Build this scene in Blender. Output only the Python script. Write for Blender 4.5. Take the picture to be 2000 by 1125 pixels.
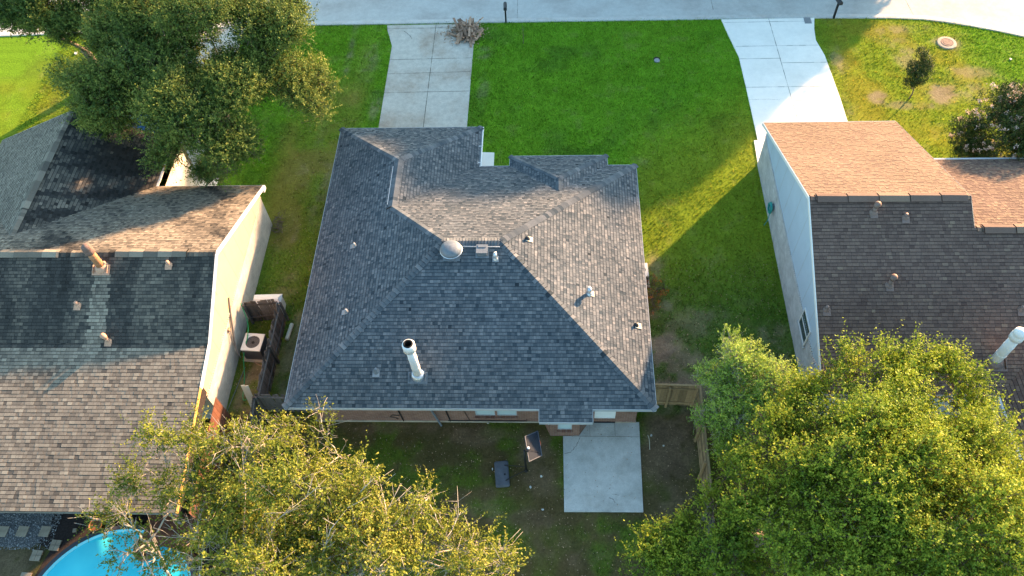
import bpy, math, random
import numpy as np
from mathutils import Vector, Matrix

for o in list(bpy.data.objects): bpy.data.objects.remove(o)
S = bpy.context.scene
COL = S.collection
random.seed(7)
RNG = np.random.default_rng(7)
rad = math.radians

# ------------------------------------------------------------------ camera
CAM_H = 31.0; FPX = 1571.07
PITCH, ROLL, YAW = rad(34.807), rad(-4.056), rad(4.810)
CM = Matrix.Rotation(YAW, 3, 'Z') @ Matrix.Rotation(PITCH, 3, 'X') @ Matrix.Rotation(ROLL, 3, 'Z')
cd = bpy.data.cameras.new('camera'); cam = bpy.data.objects.new('camera', cd); COL.objects.link(cam)
cam.matrix_world = Matrix.Translation((0, 0, CAM_H)) @ CM.to_4x4()
cd.sensor_fit = 'HORIZONTAL'; cd.sensor_width = 36.0; cd.lens = 36.0 * FPX / 2000.0
cd.clip_start = 0.5; cd.clip_end = 3000
S.camera = cam

# ------------------------------------------------------------------ sky, sun, exposure
SUN_EL, SUN_AZ = rad(15.7), rad(42.8)          # azimuth clockwise from +Y
w = bpy.data.worlds.new('World'); S.world = w; w.use_nodes = True
nt = w.node_tree; bg = nt.nodes['Background']
sky = nt.nodes.new('ShaderNodeTexSky'); sky.sky_type = 'NISHITA'; sky.sun_disc = False
sky.sun_elevation = SUN_EL; sky.sun_rotation = SUN_AZ
sky.air_density = 1.0; sky.dust_density = 1.0; sky.ozone_density = 3.0
tint = nt.nodes.new('ShaderNodeVectorMath'); tint.operation = 'MULTIPLY'; tint.inputs[1].default_value = (1.02, 1.02, 0.83)
nt.links.new(sky.outputs[0], tint.inputs[0]); nt.links.new(tint.outputs[0], bg.inputs[0]); bg.inputs[1].default_value = 0.15
sl = bpy.data.lights.new('sun', 'SUN'); sl.energy = 5.0; sl.angle = rad(1.4); sl.color = (1.0, 0.61, 0.33)
so = bpy.data.objects.new('sun', sl); COL.objects.link(so)
SD = Vector((math.sin(SUN_AZ)*math.cos(SUN_EL), math.cos(SUN_AZ)*math.cos(SUN_EL), math.sin(SUN_EL)))
so.rotation_euler = SD.to_track_quat('Z', 'Y').to_euler(); so.location = (40, 45, 40)
S.view_settings.view_transform = 'Standard'; S.view_settings.look = 'None'
S.view_settings.gamma = 1.0; S.view_settings.exposure = 2.22
S.render.engine = 'CYCLES'
S.cycles.max_bounces = 6; S.cycles.diffuse_bounces = 3; S.cycles.glossy_bounces = 2
S.cycles.transmission_bounces = 3; S.cycles.transparent_max_bounces = 6
S.render.resolution_x = 1024; S.render.resolution_y = 576

# ------------------------------------------------------------------ survey helpers
def ray(px, py):
    return CM @ Vector((px - 1000, 562.5 - py, -FPX))
def P(px, py, z=0.0):
    """world point of a surveyed spot of known height"""
    d = ray(px, py); return Vector((0, 0, CAM_H)) + d * ((z - CAM_H) / d.z)
def onplane(px, py, pl):
    """pl = (x0,y0,z0, sx, sy): z = z0 + sx*(x-x0) + sy*(y-y0)"""
    d = ray(px, py); x0, y0, z0, sx, sy = pl
    t = (z0 - sx*x0 - sy*y0 - CAM_H) / (d.z - sx*d.x - sy*d.y)
    return Vector((0, 0, CAM_H)) + d * t

# ------------------------------------------------------------------ object helpers
class MB:
    def __init__(s): s.v = []; s.f = []; s.m = []; s.t = []
    def poly(s, pts, m=0, t=0.5):
        i = len(s.v); s.v += [tuple(p) for p in pts]; s.f.append(tuple(range(i, i+len(pts)))); s.m.append(m); s.t.append(t)
    def box(s, c, size, rz=0.0, m=0, t=0.5, M=None):
        hx, hy, hz = [a/2 for a in size]
        R = M if M is not None else Matrix.Rotation(rz, 3, 'Z')
        c = Vector(c)
        q = [c + R @ Vector((x*hx, y*hy, z*hz)) for x in (-1, 1) for y in (-1, 1) for z in (-1, 1)]
        i = len(s.v); s.v += [tuple(p) for p in q]
        for f in ((0,1,3,2),(4,6,7,5),(0,4,5,1),(2,3,7,6),(0,2,6,4),(1,5,7,3)):
            s.f.append(tuple(i+k for k in f)); s.m.append(m); s.t.append(t)
    def bx(s, x0, x1, y0, y1, z0, z1, m=0, t=0.5):
        s.box(((x0+x1)/2, (y0+y1)/2, (z0+z1)/2), (abs(x1-x0), abs(y1-y0), abs(z1-z0)), 0, m, t)
    def tube(s, pts, r, n=8, m=0, t=0.5, caps=True):
        pts = [Vector(p) for p in pts]; rs = r if isinstance(r, (list, tuple)) else [r]*len(pts)
        i0 = len(s.v); up = Vector((0, 0, 1))
        for k, p in enumerate(pts):
            d = (pts[min(k+1, len(pts)-1)] - pts[max(k-1, 0)])
            d = d.normalized() if d.length > 1e-9 else up
            a = d.cross(Vector((0, 1, 0)) if abs(d.y) < 0.8 else Vector((1, 0, 0))).normalized(); b = d.cross(a)
            for j in range(n):
                an = 2*math.pi*j/n; s.v.append(tuple(p + (a*math.cos(an) + b*math.sin(an))*rs[k]))
        for k in range(len(pts)-1):
            for j in range(n):
                j2 = (j+1) % n
                s.f.append((i0+k*n+j, i0+k*n+j2, i0+(k+1)*n+j2, i0+(k+1)*n+j)); s.m.append(m); s.t.append(t)
        if caps:
            s.f.append(tuple(i0+j for j in range(n))[::-1]); s.m.append(m); s.t.append(t)
            s.f.append(tuple(i0+(len(pts)-1)*n+j for j in range(n))); s.m.append(m); s.t.append(t)
    def lathe(s, c, prof, n=20, m=0, axis=None, t=0.5):
        c = Vector(c); ax = (axis or Vector((0, 0, 1))).normalized(); a = ax.orthogonal().normalized(); b = ax.cross(a)
        i0 = len(s.v)
        for r, z in prof:
            for j in range(n):
                an = 2*math.pi*j/n; s.v.append(tuple(c + ax*z + (a*math.cos(an)+b*math.sin(an))*max(r, 1e-4)))
        for k in range(len(prof)-1):
            for j in range(n):
                j2 = (j+1) % n
                s.f.append((i0+k*n+j, i0+k*n+j2, i0+(k+1)*n+j2, i0+(k+1)*n+j)); s.m.append(m); s.t.append(t)
    def build(s, name, mats, parent=None, smooth=False):
        me = bpy.data.meshes.new(name); me.from_pydata(s.v, [], s.f); 
        if not isinstance(mats, (list, tuple)): mats = [mats]
        for mm in mats: me.materials.append(mm)
        me.polygons.foreach_set('material_index', s.m)
        at = me.attributes.new('tone', 'FLOAT', 'FACE'); at.data.foreach_set('value', s.t)
        if smooth: me.polygons.foreach_set('use_smooth', [True]*len(s.f))
        me.update(); me.validate()
        o = bpy.data.objects.new(name, me); COL.objects.link(o)
        if parent: o.parent = parent; o.matrix_parent_inverse = parent.matrix_basis.inverted()
        return o

def npmesh(name, verts, quad, mats, tone=None, parent=None, nper=4, midx=None):
    """verts (N,3); faces are consecutive groups of nper vertices"""
    me = bpy.data.meshes.new(name); nv = len(verts); nf = nv//nper
    me.vertices.add(nv); me.vertices.foreach_set('co', verts.astype(np.float32).ravel())
    me.loops.add(nv); me.loops.foreach_set('vertex_index', np.arange(nv, dtype=np.int32))
    me.polygons.add(nf); me.polygons.foreach_set('loop_start', np.arange(0, nv, nper, dtype=np.int32))
    me.polygons.foreach_set('loop_total', np.full(nf, nper, dtype=np.int32))
    for mm in (mats if isinstance(mats, (list, tuple)) else [mats]): me.materials.append(mm)
    if midx is not None: me.polygons.foreach_set('material_index', midx.astype(np.int32))
    if tone is not None:
        at = me.attributes.new('tone', 'FLOAT', 'FACE'); at.data.foreach_set('value', tone.astype(np.float32))
    me.update(calc_edges=True)
    o = bpy.data.objects.new(name, me); COL.objects.link(o)
    if parent: o.parent = parent; o.matrix_parent_inverse = parent.matrix_basis.inverted()
    return o

def tag(o, label=None, cat=None, group=None, kind=None):
    if label: o['label'] = label
    if cat: o['category'] = cat
    if group: o['group'] = group
    if kind: o['kind'] = kind
    return o
def thing(name, label, cat, loc=(0, 0, 0), group=None, rz=0.0):
    o = bpy.data.objects.new(name, None); o.empty_display_size = 0.3; COL.objects.link(o)
    o.location = loc; o.rotation_euler = (0, 0, rz)
    o.matrix_basis = Matrix.Translation(Vector(loc)) @ Matrix.Rotation(rz, 4, 'Z')
    return tag(o, label, cat, group)
def struct(o): return tag(o, kind='structure')
def local(o): 
    o.matrix_parent_inverse = Matrix.Identity(4); return o

# ------------------------------------------------------------------ materials
def mat(name, col, rough=0.8, metal=0.0, var=0.0, scale=3.0, bump=0.0, bscale=40.0, spec=0.3, tonevar=0.0, detail=5, col2=None):
    m = bpy.data.materials.new(name); m.use_nodes = True; n = m.node_tree; b = n.nodes['Principled BSDF']
    b.inputs['Roughness'].default_value = rough; b.inputs['Metallic'].default_value = metal
    b.inputs['Specular IOR Level'].default_value = spec
    out = None
    rgb = n.nodes.new('ShaderNodeRGB'); rgb.outputs[0].default_value = (*col, 1); out = rgb.outputs[0]
    tc = n.nodes.new('ShaderNodeTexCoord')
    if var > 0:
        no = n.nodes.new('ShaderNodeTexNoise'); no.inputs['Scale'].default_value = scale; no.inputs['Detail'].default_value = detail
        no.inputs['Roughness'].default_value = 0.65
        n.links.new(tc.outputs['Object'], no.inputs['Vector'])
        if col2 is not None:
            cr = n.nodes.new('ShaderNodeMapRange'); cr.inputs[1].default_value = 0.5-0.25/var*0.5; cr.inputs[2].default_value = 0.5+0.25/var*0.5
            n.links.new(no.outputs['Fac'], cr.inputs[0])
            mx = n.nodes.new('ShaderNodeMix'); mx.data_type = 'RGBA'; n.links.new(cr.outputs[0], mx.inputs[0])
            n.links.new(out, mx.inputs[6]); mx.inputs[7].default_value = (*col2, 1); out = mx.outputs[2]
        else:
            mr = n.nodes.new('ShaderNodeMapRange'); mr.inputs[1].default_value = 0.25; mr.inputs[2].default_value = 0.75
            mr.inputs[3].default_value = 1-var; mr.inputs[4].default_value = 1+var; n.links.new(no.outputs['Fac'], mr.inputs[0])
            vm = n.nodes.new('ShaderNodeVectorMath'); vm.operation = 'SCALE'; n.links.new(out, vm.inputs[0]); n.links.new(mr.outputs[0], vm.inputs['Scale']); out = vm.outputs[0]
    if tonevar > 0:
        at = n.nodes.new('ShaderNodeAttribute'); at.attribute_name = 'tone'
        mr = n.nodes.new('ShaderNodeMapRange'); mr.inputs[3].default_value = 1-tonevar; mr.inputs[4].default_value = 1+tonevar
        n.links.new(at.outputs['Fac'], mr.inputs[0])
        vm = n.nodes.new('ShaderNodeVectorMath'); vm.operation = 'SCALE'; n.links.new(out, vm.inputs[0]); n.links.new(mr.outputs[0], vm.inputs['Scale']); out = vm.outputs[0]
    n.links.new(out, b.inputs['Base Color'])
    if bump > 0:
        no = n.nodes.new('ShaderNodeTexNoise'); no.inputs['Scale'].default_value = bscale; no.inputs['Detail'].default_value = 4
        n.links.new(tc.outputs['Object'], no.inputs['Vector'])
        bp = n.nodes.new('ShaderNodeBump'); bp.inputs['Strength'].default_value = bump; bp.inputs['Distance'].default_value = 0.02
        n.links.new(no.outputs['Fac'], bp.inputs['Height']); n.links.new(bp.outputs[0], b.inputs['Normal'])
    return m

def shingle_mat(name, dark, mid, light, warm=None):
    m = bpy.data.materials.new(name); m.use_nodes = True; n = m.node_tree; b = n.nodes['Principled BSDF']
    b.inputs['Roughness'].default_value = 0.95; b.inputs['Specular IOR Level'].default_value = 0.15
    at = n.nodes.new('ShaderNodeAttribute'); at.attribute_name = 'tone'
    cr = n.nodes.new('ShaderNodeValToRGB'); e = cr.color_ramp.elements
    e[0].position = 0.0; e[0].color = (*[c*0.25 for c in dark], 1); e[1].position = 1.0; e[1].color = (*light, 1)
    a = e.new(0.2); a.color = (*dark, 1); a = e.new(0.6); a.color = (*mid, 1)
    n.links.new(at.outputs['Fac'], cr.inputs[0])
    tc = n.nodes.new('ShaderNodeTexCoord')
    no = n.nodes.new('ShaderNodeTexNoise'); no.inputs['Scale'].default_value = 22; no.inputs['Detail'].default_value = 6; no.inputs['Roughness'].default_value = 0.8
    n.links.new(tc.outputs['Object'], no.inputs['Vector'])
    mr = n.nodes.new('ShaderNodeMapRange'); mr.inputs[1].default_value = 0.3; mr.inputs[2].default_value = 0.7; mr.inputs[3].default_value = 0.8; mr.inputs[4].default_value = 1.2
    n.links.new(no.outputs['Fac'], mr.inputs[0])
    n2 = n.nodes.new('ShaderNodeTexNoise'); n2.inputs['Scale'].default_value = 0.5; n2.inputs['Detail'].default_value = 3
    n.links.new(tc.outputs['Object'], n2.inputs['Vector'])
    m2 = n.nodes.new('ShaderNodeMapRange'); m2.inputs[1].default_value = 0.3; m2.inputs[2].default_value = 0.7; m2.inputs[3].default_value = 0.9; m2.inputs[4].default_value = 1.1
    n.links.new(n2.outputs['Fac'], m2.inputs[0])
    mu = n.nodes.new('ShaderNodeMath'); mu.operation = 'MULTIPLY'; n.links.new(mr.outputs[0], mu.inputs[0]); n.links.new(m2.outputs[0], mu.inputs[1])
    vm = n.nodes.new('ShaderNodeVectorMath'); vm.operation = 'SCALE'; n.links.new(cr.outputs[0], vm.inputs[0]); n.links.new(mu.outputs[0], vm.inputs['Scale'])
    n.links.new(vm.outputs[0], b.inputs['Base Color'])
    return m

def brick_mat(name, c1, c2, mortar, axis='x', var=0.25, bw=0.21, rh=0.075, ms=0.011):
    m = bpy.data.materials.new(name); m.use_nodes = True; n = m.node_tree; b = n.nodes['Principled BSDF']
    b.inputs['Roughness'].default_value = 0.9; b.inputs['Specular IOR Level'].default_value = 0.2
    tc = n.nodes.new('ShaderNodeTexCoord'); sp = n.nodes.new('ShaderNodeSeparateXYZ'); cb = n.nodes.new('ShaderNodeCombineXYZ')
    n.links.new(tc.outputs['Object'], sp.inputs[0]); n.links.new(sp.outputs[0 if axis == 'x' else 1], cb.inputs[0]); n.links.new(sp.outputs[2], cb.inputs[1])
    br = n.nodes.new('ShaderNodeTexBrick'); br.inputs['Scale'].default_value = 1.0; br.inputs['Brick Width'].default_value = bw; br.inputs['Row Height'].default_value = rh
    br.inputs['Mortar Size'].default_value = ms; br.inputs['Color1'].default_value = (*c1, 1); br.inputs['Color2'].default_value = (*c2, 1); br.inputs['Mortar'].default_value = (*mortar, 1)
    n.links.new(cb.outputs[0], br.inputs['Vector'])
    no = n.nodes.new('ShaderNodeTexNoise'); no.inputs['Scale'].default_value = 1.6; no.inputs['Detail'].default_value = 8; no.inputs['Roughness'].default_value = 0.7
    n.links.new(tc.outputs['Object'], no.inputs['Vector'])
    mr = n.nodes.new('ShaderNodeMapRange'); mr.inputs[1].default_value = 0.3; mr.inputs[2].default_value = 0.7; mr.inputs[3].default_value = 1-var; mr.inputs[4].default_value = 1+var*0.6
    n.links.new(no.outputs['Fac'], mr.inputs[0])
    vm = n.nodes.new('ShaderNodeVectorMath'); vm.operation = 'SCALE'; n.links.new(br.outputs[0], vm.inputs[0]); n.links.new(mr.outputs[0], vm.inputs['Scale'])
    n.links.new(vm.outputs[0], b.inputs['Base Color'])
    bp = n.nodes.new('ShaderNodeBump'); bp.inputs['Strength'].default_value = 0.6; bp.inputs['Distance'].default_value = 0.008; bp.invert = True
    n.links.new(br.outputs['Fac'], bp.inputs['Height']); n.links.new(bp.outputs[0], b.inputs['Normal'])
    return m

def leaf_mat(name, cols, trans=0.35):
    m = bpy.data.materials.new(name); m.use_nodes = True; n = m.node_tree
    b = n.nodes['Principled BSDF']; out = n.nodes['Material Output']
    b.inputs['Roughness'].default_value = 0.6; b.inputs['Specular IOR Level'].default_value = 0.15
    at = n.nodes.new('ShaderNodeAttribute'); at.attribute_name = 'tone'
    cr = n.nodes.new('ShaderNodeValToRGB'); e = cr.color_ramp.elements
    e[0].position = 0; e[0].color = (*cols[0], 1); e[1].position = 1; e[1].color = (*cols[-1], 1)
    for k in range(1, len(cols)-1):
        a = e.new(k/(len(cols)-1)); a.color = (*cols[k], 1)
    n.links.new(at.outputs['Fac'], cr.inputs[0]); n.links.new(cr.outputs[0], b.inputs['Base Color'])
    tr = n.nodes.new('ShaderNodeBsdfTranslucent'); n.links.new(cr.outputs[0], tr.inputs[0])
    mx = n.nodes.new('ShaderNodeMixShader'); mx.inputs[0].default_value = trans
    n.links.new(b.outputs[0], mx.inputs[1]); n.links.new(tr.outputs[0], mx.inputs[2]); n.links.new(mx.outputs[0], out.inputs[0])
    return m

def concrete(name, col, stain, amt=0.5, sc=0.5, fine=0.12):
    """poured concrete: broad mottling, a stain colour and fine grit"""
    m = bpy.data.materials.new(name); m.use_nodes = True; n = m.node_tree; b = n.nodes['Principled BSDF']
    b.inputs['Roughness'].default_value = 0.9; b.inputs['Specular IOR Level'].default_value = 0.2
    tc = n.nodes.new('ShaderNodeTexCoord')
    def noise(s, d, lo, hi, a, bb, r=0.6):
        no = n.nodes.new('ShaderNodeTexNoise'); no.inputs['Scale'].default_value = s; no.inputs['Detail'].default_value = d; no.inputs['Roughness'].default_value = r
        n.links.new(tc.outputs['Object'], no.inputs['Vector'])
        mr = n.nodes.new('ShaderNodeMapRange'); mr.inputs[1].default_value = lo; mr.inputs[2].default_value = hi; mr.inputs[3].default_value = a; mr.inputs[4].default_value = bb
        n.links.new(no.outputs['Fac'], mr.inputs[0]); return mr.outputs[0]
    mx = n.nodes.new('ShaderNodeMix'); mx.data_type = 'RGBA'; mx.inputs[6].default_value = (*col, 1); mx.inputs[7].default_value = (*stain, 1)
    n.links.new(noise(sc, 7, 0.45, 0.7, 0, amt), mx.inputs[0])
    k = noise(3.0, 8, 0.3, 0.7, 1-fine, 1+fine, 0.75); k2 = noise(35, 3, 0.3, 0.7, 1-fine, 1+fine, 0.7)
    mu = n.nodes.new('ShaderNodeMath'); mu.operation = 'MULTIPLY'; n.links.new(k, mu.inputs[0]); n.links.new(k2, mu.inputs[1])
    vm = n.nodes.new('ShaderNodeVectorMath'); vm.operation = 'SCALE'; n.links.new(mx.outputs[2], vm.inputs[0]); n.links.new(mu.outputs[0], vm.inputs['Scale'])
    n.links.new(vm.outputs[0], b.inputs['Base Color'])
    return m

M = {}
M['sh_main'] = shingle_mat('charcoal_shingle', (.050,.066,.080), (.134,.145,.156), (.255,.25,.25))
M['sh_left'] = shingle_mat('weathered_shingle', (.056,.052,.047), (.235,.195,.150), (.36,.31,.235))
M['sh_right'] = shingle_mat('brown_shingle', (.085,.055,.048), (.165,.112,.090), (.30,.222,.15))
M['brick'] = brick_mat('red_brown_brick', (.19,.085,.06), (.27,.14,.10), (.27,.20,.165))
M['brick_y'] = brick_mat('red_brown_brick_side', (.19,.085,.06), (.27,.14,.10), (.27,.20,.165), 'y')
M['wbrick'] = brick_mat('cream_brick', (.50,.44,.37), (.60,.54,.46), (.47,.43,.38), 'y', 0.25)
M['wbrick_x'] = brick_mat('cream_brick_front', (.62,.55,.46), (.70,.64,.56), (.60,.55,.49), 'x', 0.2)
M['gbrick'] = brick_mat('painted_grey_brick', (.44,.45,.46), (.54,.55,.55), (.47,.47,.47), 'y', 0.3)
M['cream'] = mat('cream_siding', (.56,.43,.25), .7, var=.06, scale=1.5)
M['blue'] = mat('pale_blue_siding', (.42,.52,.62), .7, var=.05, scale=1.5)
M['white'] = mat('white_paint', (.75,.74,.72), .5, var=.05, scale=5)
M['greyw'] = mat('grey_white_trim', (.42,.44,.46), .6, var=.1, scale=5)
M['fascia_dark'] = mat('weathered_trim', (.20,.17,.15), .8, var=.2, scale=5)
M['orange_trim'] = mat('ochre_drip_edge', (.62,.36,.10), .6)
M['galv'] = mat('galvanised_steel', (.55,.58,.62), .38, .7, var=.15, scale=8)
M['dullmetal'] = mat('dull_zinc', (.17,.19,.21), .6, .2, var=.2, scale=9)
M['whitemetal'] = mat('white_enamel_metal', (.80,.80,.78), .35, .0, var=.05, scale=6)
M['soot'] = mat('soot_black', (.02,.017,.015), .9)
M['rust'] = mat('rusty_pipe', (.42,.20,.10), .7, .2, var=.35, scale=8)
M['rustpale'] = mat('pale_copper_paint', (.52,.30,.20), .7, .0, var=.25, scale=9)
M['rustcap'] = mat('rusted_cap', (.20,.13,.11), .8, .2, var=.4, scale=14)
M['lead'] = mat('lead_flashing', (.30,.31,.32), .55, .3, var=.15, scale=9)
M['brownvent'] = mat('brown_vent_paint', (.20,.14,.12), .6, .2, var=.2, scale=9)
M['dark'] = mat('dark_plastic', (.035,.038,.045), .5, var=.1, scale=5)
M['black'] = mat('black_steel', (.018,.018,.02), .45)
M['glass'] = mat('window_glass', (.05,.075,.09), .08, .0, spec=.9)
M['blind'] = mat('window_blind', (.42,.52,.54), .6)
M['bark'] = mat('oak_bark', (.16,.12,.09), .95, var=.35, scale=8, bump=.5)
M['palebark'] = mat('pale_grey_bark', (.42,.37,.30), .9, var=.3, scale=7, bump=.3)
M['oldwood'] = mat('weathered_fence_wood', (.115,.103,.095), .9, var=.3, scale=7, tonevar=.5)
M['newwood'] = mat('yellow_pine_fence', (.28,.19,.10), .8, var=.2, scale=7, tonevar=.3)
M['scrap'] = mat('weathered_board_wood', (.34,.22,.15), .9, var=.3, scale=9, tonevar=.5)
M['scrapbits'] = mat('splintered_wood', (.36,.24,.15), .9, var=.4, scale=9, tonevar=.6)
M['road'] = concrete('road_concrete', (.50,.49,.455), (.38,.35,.32), .85, .4, .11)
M['kerb'] = concrete('kerb_concrete', (.52,.51,.48), (.38,.35,.31), .5, 1.2)
M['drive1'] = concrete('old_driveway_concrete', (.54,.50,.43), (.36,.27,.20), .85, .42, .17)
M['drive2'] = concrete('clean_driveway_concrete', (.88,.84,.76), (.70,.67,.60), .5, .4, .05)
M['patio'] = concrete('patio_concrete', (.50,.50,.47), (.29,.28,.25), .7, .8, .14)
M['joint'] = mat('joint_dirt', (.10,.09,.07), .95, var=.4, scale=6)
M['crackm'] = mat('crack_dirt', (.12,.11,.10), .95)
M['soil'] = mat('dark_mulch', (.035,.025,.022), .95, var=.5, scale=14, bump=.8, bscale=30)
M['gravelbase'] = mat('blue_grey_gravel_bed', (.12,.12,.12), .9, var=.5, scale=20, bump=1.0, bscale=25)
M['gravel'] = mat('grey_gravel', (.25,.245,.24), .9, tonevar=.6)
M['paver'] = mat('sandstone_paver', (.36,.29,.21), .9, var=.25, scale=4)
M['terracotta'] = mat('terracotta', (.30,.14,.07), .8, var=.2, scale=4)
M['redwood'] = mat('red_brown_deck_wood', (.15,.06,.035), .7, var=.25, scale=4, tonevar=.2)
M['poolwall'] = mat('pool_side_dark', (.05,.055,.065), .5)
M['liner'] = mat('pool_liner', (.20,.62,.70), .5, var=.05, scale=2)
M['teal'] = mat('teal_plastic', (.03,.30,.28), .4)
M['green_hose'] = mat('green_hose', (.02,.28,.10), .4)
M['carblue'] = mat('blue_car_paint', (.02,.10,.28), .25, .3, spec=.6)
M['acwhite'] = mat('ac_light_panel', (.62,.62,.60), .5, .1)
M['acgrey'] = mat('ac_dark_grille', (.10,.105,.12), .5, .4)
M['panel'] = mat('cream_board', (.66,.62,.48), .7, var=.1)
M['board'] = mat('hoop_board', (.03,.035,.045), .9, spec=.1)
M['orange'] = mat('orange_rim', (.65,.12,.03), .5)
M['tank'] = mat('grey_hoop_tank', (.085,.092,.11), .55, var=.3, scale=3)
M['iron'] = mat('cast_iron_cover', (.20,.14,.12), .8, .3, var=.3, scale=10)
M['pad'] = mat('concrete_collar', (.42,.35,.27), .9, var=.2, scale=6)
M['litter'] = mat('paper_litter', (.5,.5,.47), .6)
wm = bpy.data.materials.new('pool_water'); wm.use_nodes = True
bb = wm.node_tree.nodes['Principled BSDF']; bb.inputs['Base Color'].default_value = (.03,.52,.72,1); bb.inputs['Roughness'].default_value = .12
tcn = wm.node_tree.nodes.new('ShaderNodeTexCoord')
nn = wm.node_tree.nodes.new('ShaderNodeTexNoise'); nn.inputs['Scale'].default_value = 0.5; nn.inputs['Detail'].default_value = 3
wm.node_tree.links.new(tcn.outputs['Object'], nn.inputs['Vector'])
cr = wm.node_tree.nodes.new('ShaderNodeValToRGB'); cr.color_ramp.elements[0].color = (.02,.56,.68,1); cr.color_ramp.elements[1].color = (.08,.74,.80,1)
cr.color_ramp.elements[0].position = .3; cr.color_ramp.elements[1].position = .7
wm.node_tree.links.new(nn.outputs[0], cr.inputs[0]); wm.node_tree.links.new(cr.outputs[0], bb.inputs['Base Color'])
nb = wm.node_tree.nodes.new('ShaderNodeTexNoise'); nb.inputs['Scale'].default_value = 5; bpn = wm.node_tree.nodes.new('ShaderNodeBump'); bpn.inputs['Strength'].default_value = .25; bpn.inputs['Distance'].default_value = .02
wm.node_tree.links.new(nb.outputs[0], bpn.inputs['Height']); wm.node_tree.links.new(bpn.outputs[0], bb.inputs['Normal'])
M['water'] = wm

# ------------------------------------------------------------------ value noise for the ground
def vnoise(x, y, s, seed=0):
    x = np.asarray(x)/s + seed*17.3; y = np.asarray(y)/s + seed*9.1
    xi = np.floor(x); yi = np.floor(y); fx = x-xi; fy = y-yi; fx = fx*fx*(3-2*fx); fy = fy*fy*(3-2*fy)
    def h(a, b):
        v = np.sin(a*127.1 + b*311.7 + seed*74.7)*43758.5453; return v - np.floor(v)
    return (h(xi, yi)*(1-fx)+h(xi+1, yi)*fx)*(1-fy) + (h(xi, yi+1)*(1-fx)+h(xi+1, yi+1)*fx)*fy
def fbm(x, y, s, seed=0, o=4):
    t = 0; a = 0.5; n = 0
    for k in range(o): t = t + a*vnoise(x, y, s/2**k, seed+k); n += a; a *= 0.55
    return t/n
def sstep(a, b, x): t = np.clip((x-a)/(b-a), 0, 1); return t*t*(3-2*t)
def blob(x, y, cx, cy, rx, ry, soft=0.5, seed=3):
    d = np.sqrt(((x-cx)/rx)**2 + ((y-cy)/ry)**2) + (fbm(x, y, 1.2, seed)-0.5)*0.9
    return 1 - sstep(1-soft, 1+soft, d)
PATCHES = [  # bare or dry spots: x, y, rx, ry, strength
    (18.9,33.5,.7,.35,.55),(20.2,33.4,.7,.3,.6),(17.9,34.1,.5,.5,.75),(22.8,38.6,.75,.55,.8),(20.2,37.5,.9,1.1,.5),(21.4,34.2,.8,.9,.8),(22.3,34.7,1.6,1.0,.45),
    (19.7,39.4,1.2,.8,.35),(16.4,37.2,.5,1.2,.5),(23.6,36.0,1.3,.6,.5),(16.0,33.0,.5,1.0,.35),(21.0,39.8,1.2,.5,.35),
    (5.0,18.3,.8,1.0,.9),(5.6,17.2,1.6,1.0,.75),(5.4,16.1,1.6,.7,1.0),(4.9,20.6,.8,.9,.6),(6.6,19.6,1.4,.9,.45),(9.8,19.0,.9,.6,.45),(9.9,17.6,.6,1.4,.5),(7.6,17.4,1.0,.8,.5),(4.8,22.6,.6,.8,.5),
    (5.0,13.6,1.3,1.6,.95),(4.6,11.8,1.0,1.5,.6),(-.8,13.6,.9,.8,.7),(-.4,12.2,.7,.8,.55),(-3.2,14.0,1.4,.45,.6),(-6,14.3,3,.3,.6),(-2.8,10.8,1.4,.7,.4),(-1.0,10.4,1.1,.6,.5),(.1,9.5,1.2,.8,.35),(1.5,9.0,1.0,.4,.3),(4.2,9.9,1.1,.5,.45),
    (-12.8,17.2,.7,.7,.7),(-13.3,15.6,.5,1.5,.6),(-11.6,17.0,.5,1.8,.5),(-11.5,19.4,.35,.8,.5),(-12.6,21.8,.6,1.4,.35),(-13.0,24.6,.5,1.2,.4),
    (-23.4,38.6,1.6,.7,.9),(-21.2,37.6,1.0,1.2,.7),(-11.9,39.0,.22,3.0,.5),(-12.6,33.0,.3,2.5,.3),(-10.6,37.5,.6,1.6,.35),(-9.9,33.8,.35,1.2,.5),(-27,35,1.5,1.2,.35),
    (-12.4,29.0,1.6,1.2,.25),(-11.6,27.0,.6,2.6,.45),(-2.4,27.1,.5,.25,.4),(4.9,29.4,.5,.5,.25),(-3.9,38.3,.5,.5,.45),(-3.8,35.0,.3,1.5,.35),
    (-21.8,7.8,2.2,1.5,.8),(-24,8.2,2.5,1.2,.8)]
G_FRONT = np.array((.135,.285,.016)); G_YEL = np.array((.215,.215,.020)); G_DARK = np.array((.065,.130,.020)); G_DULL = np.array((.125,.105,.050))
G_OLIVE = np.array((.20,.180,.034)); BARE = np.array((.24,.18,.125)); DRY = np.array((.17,.135,.06))
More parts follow.
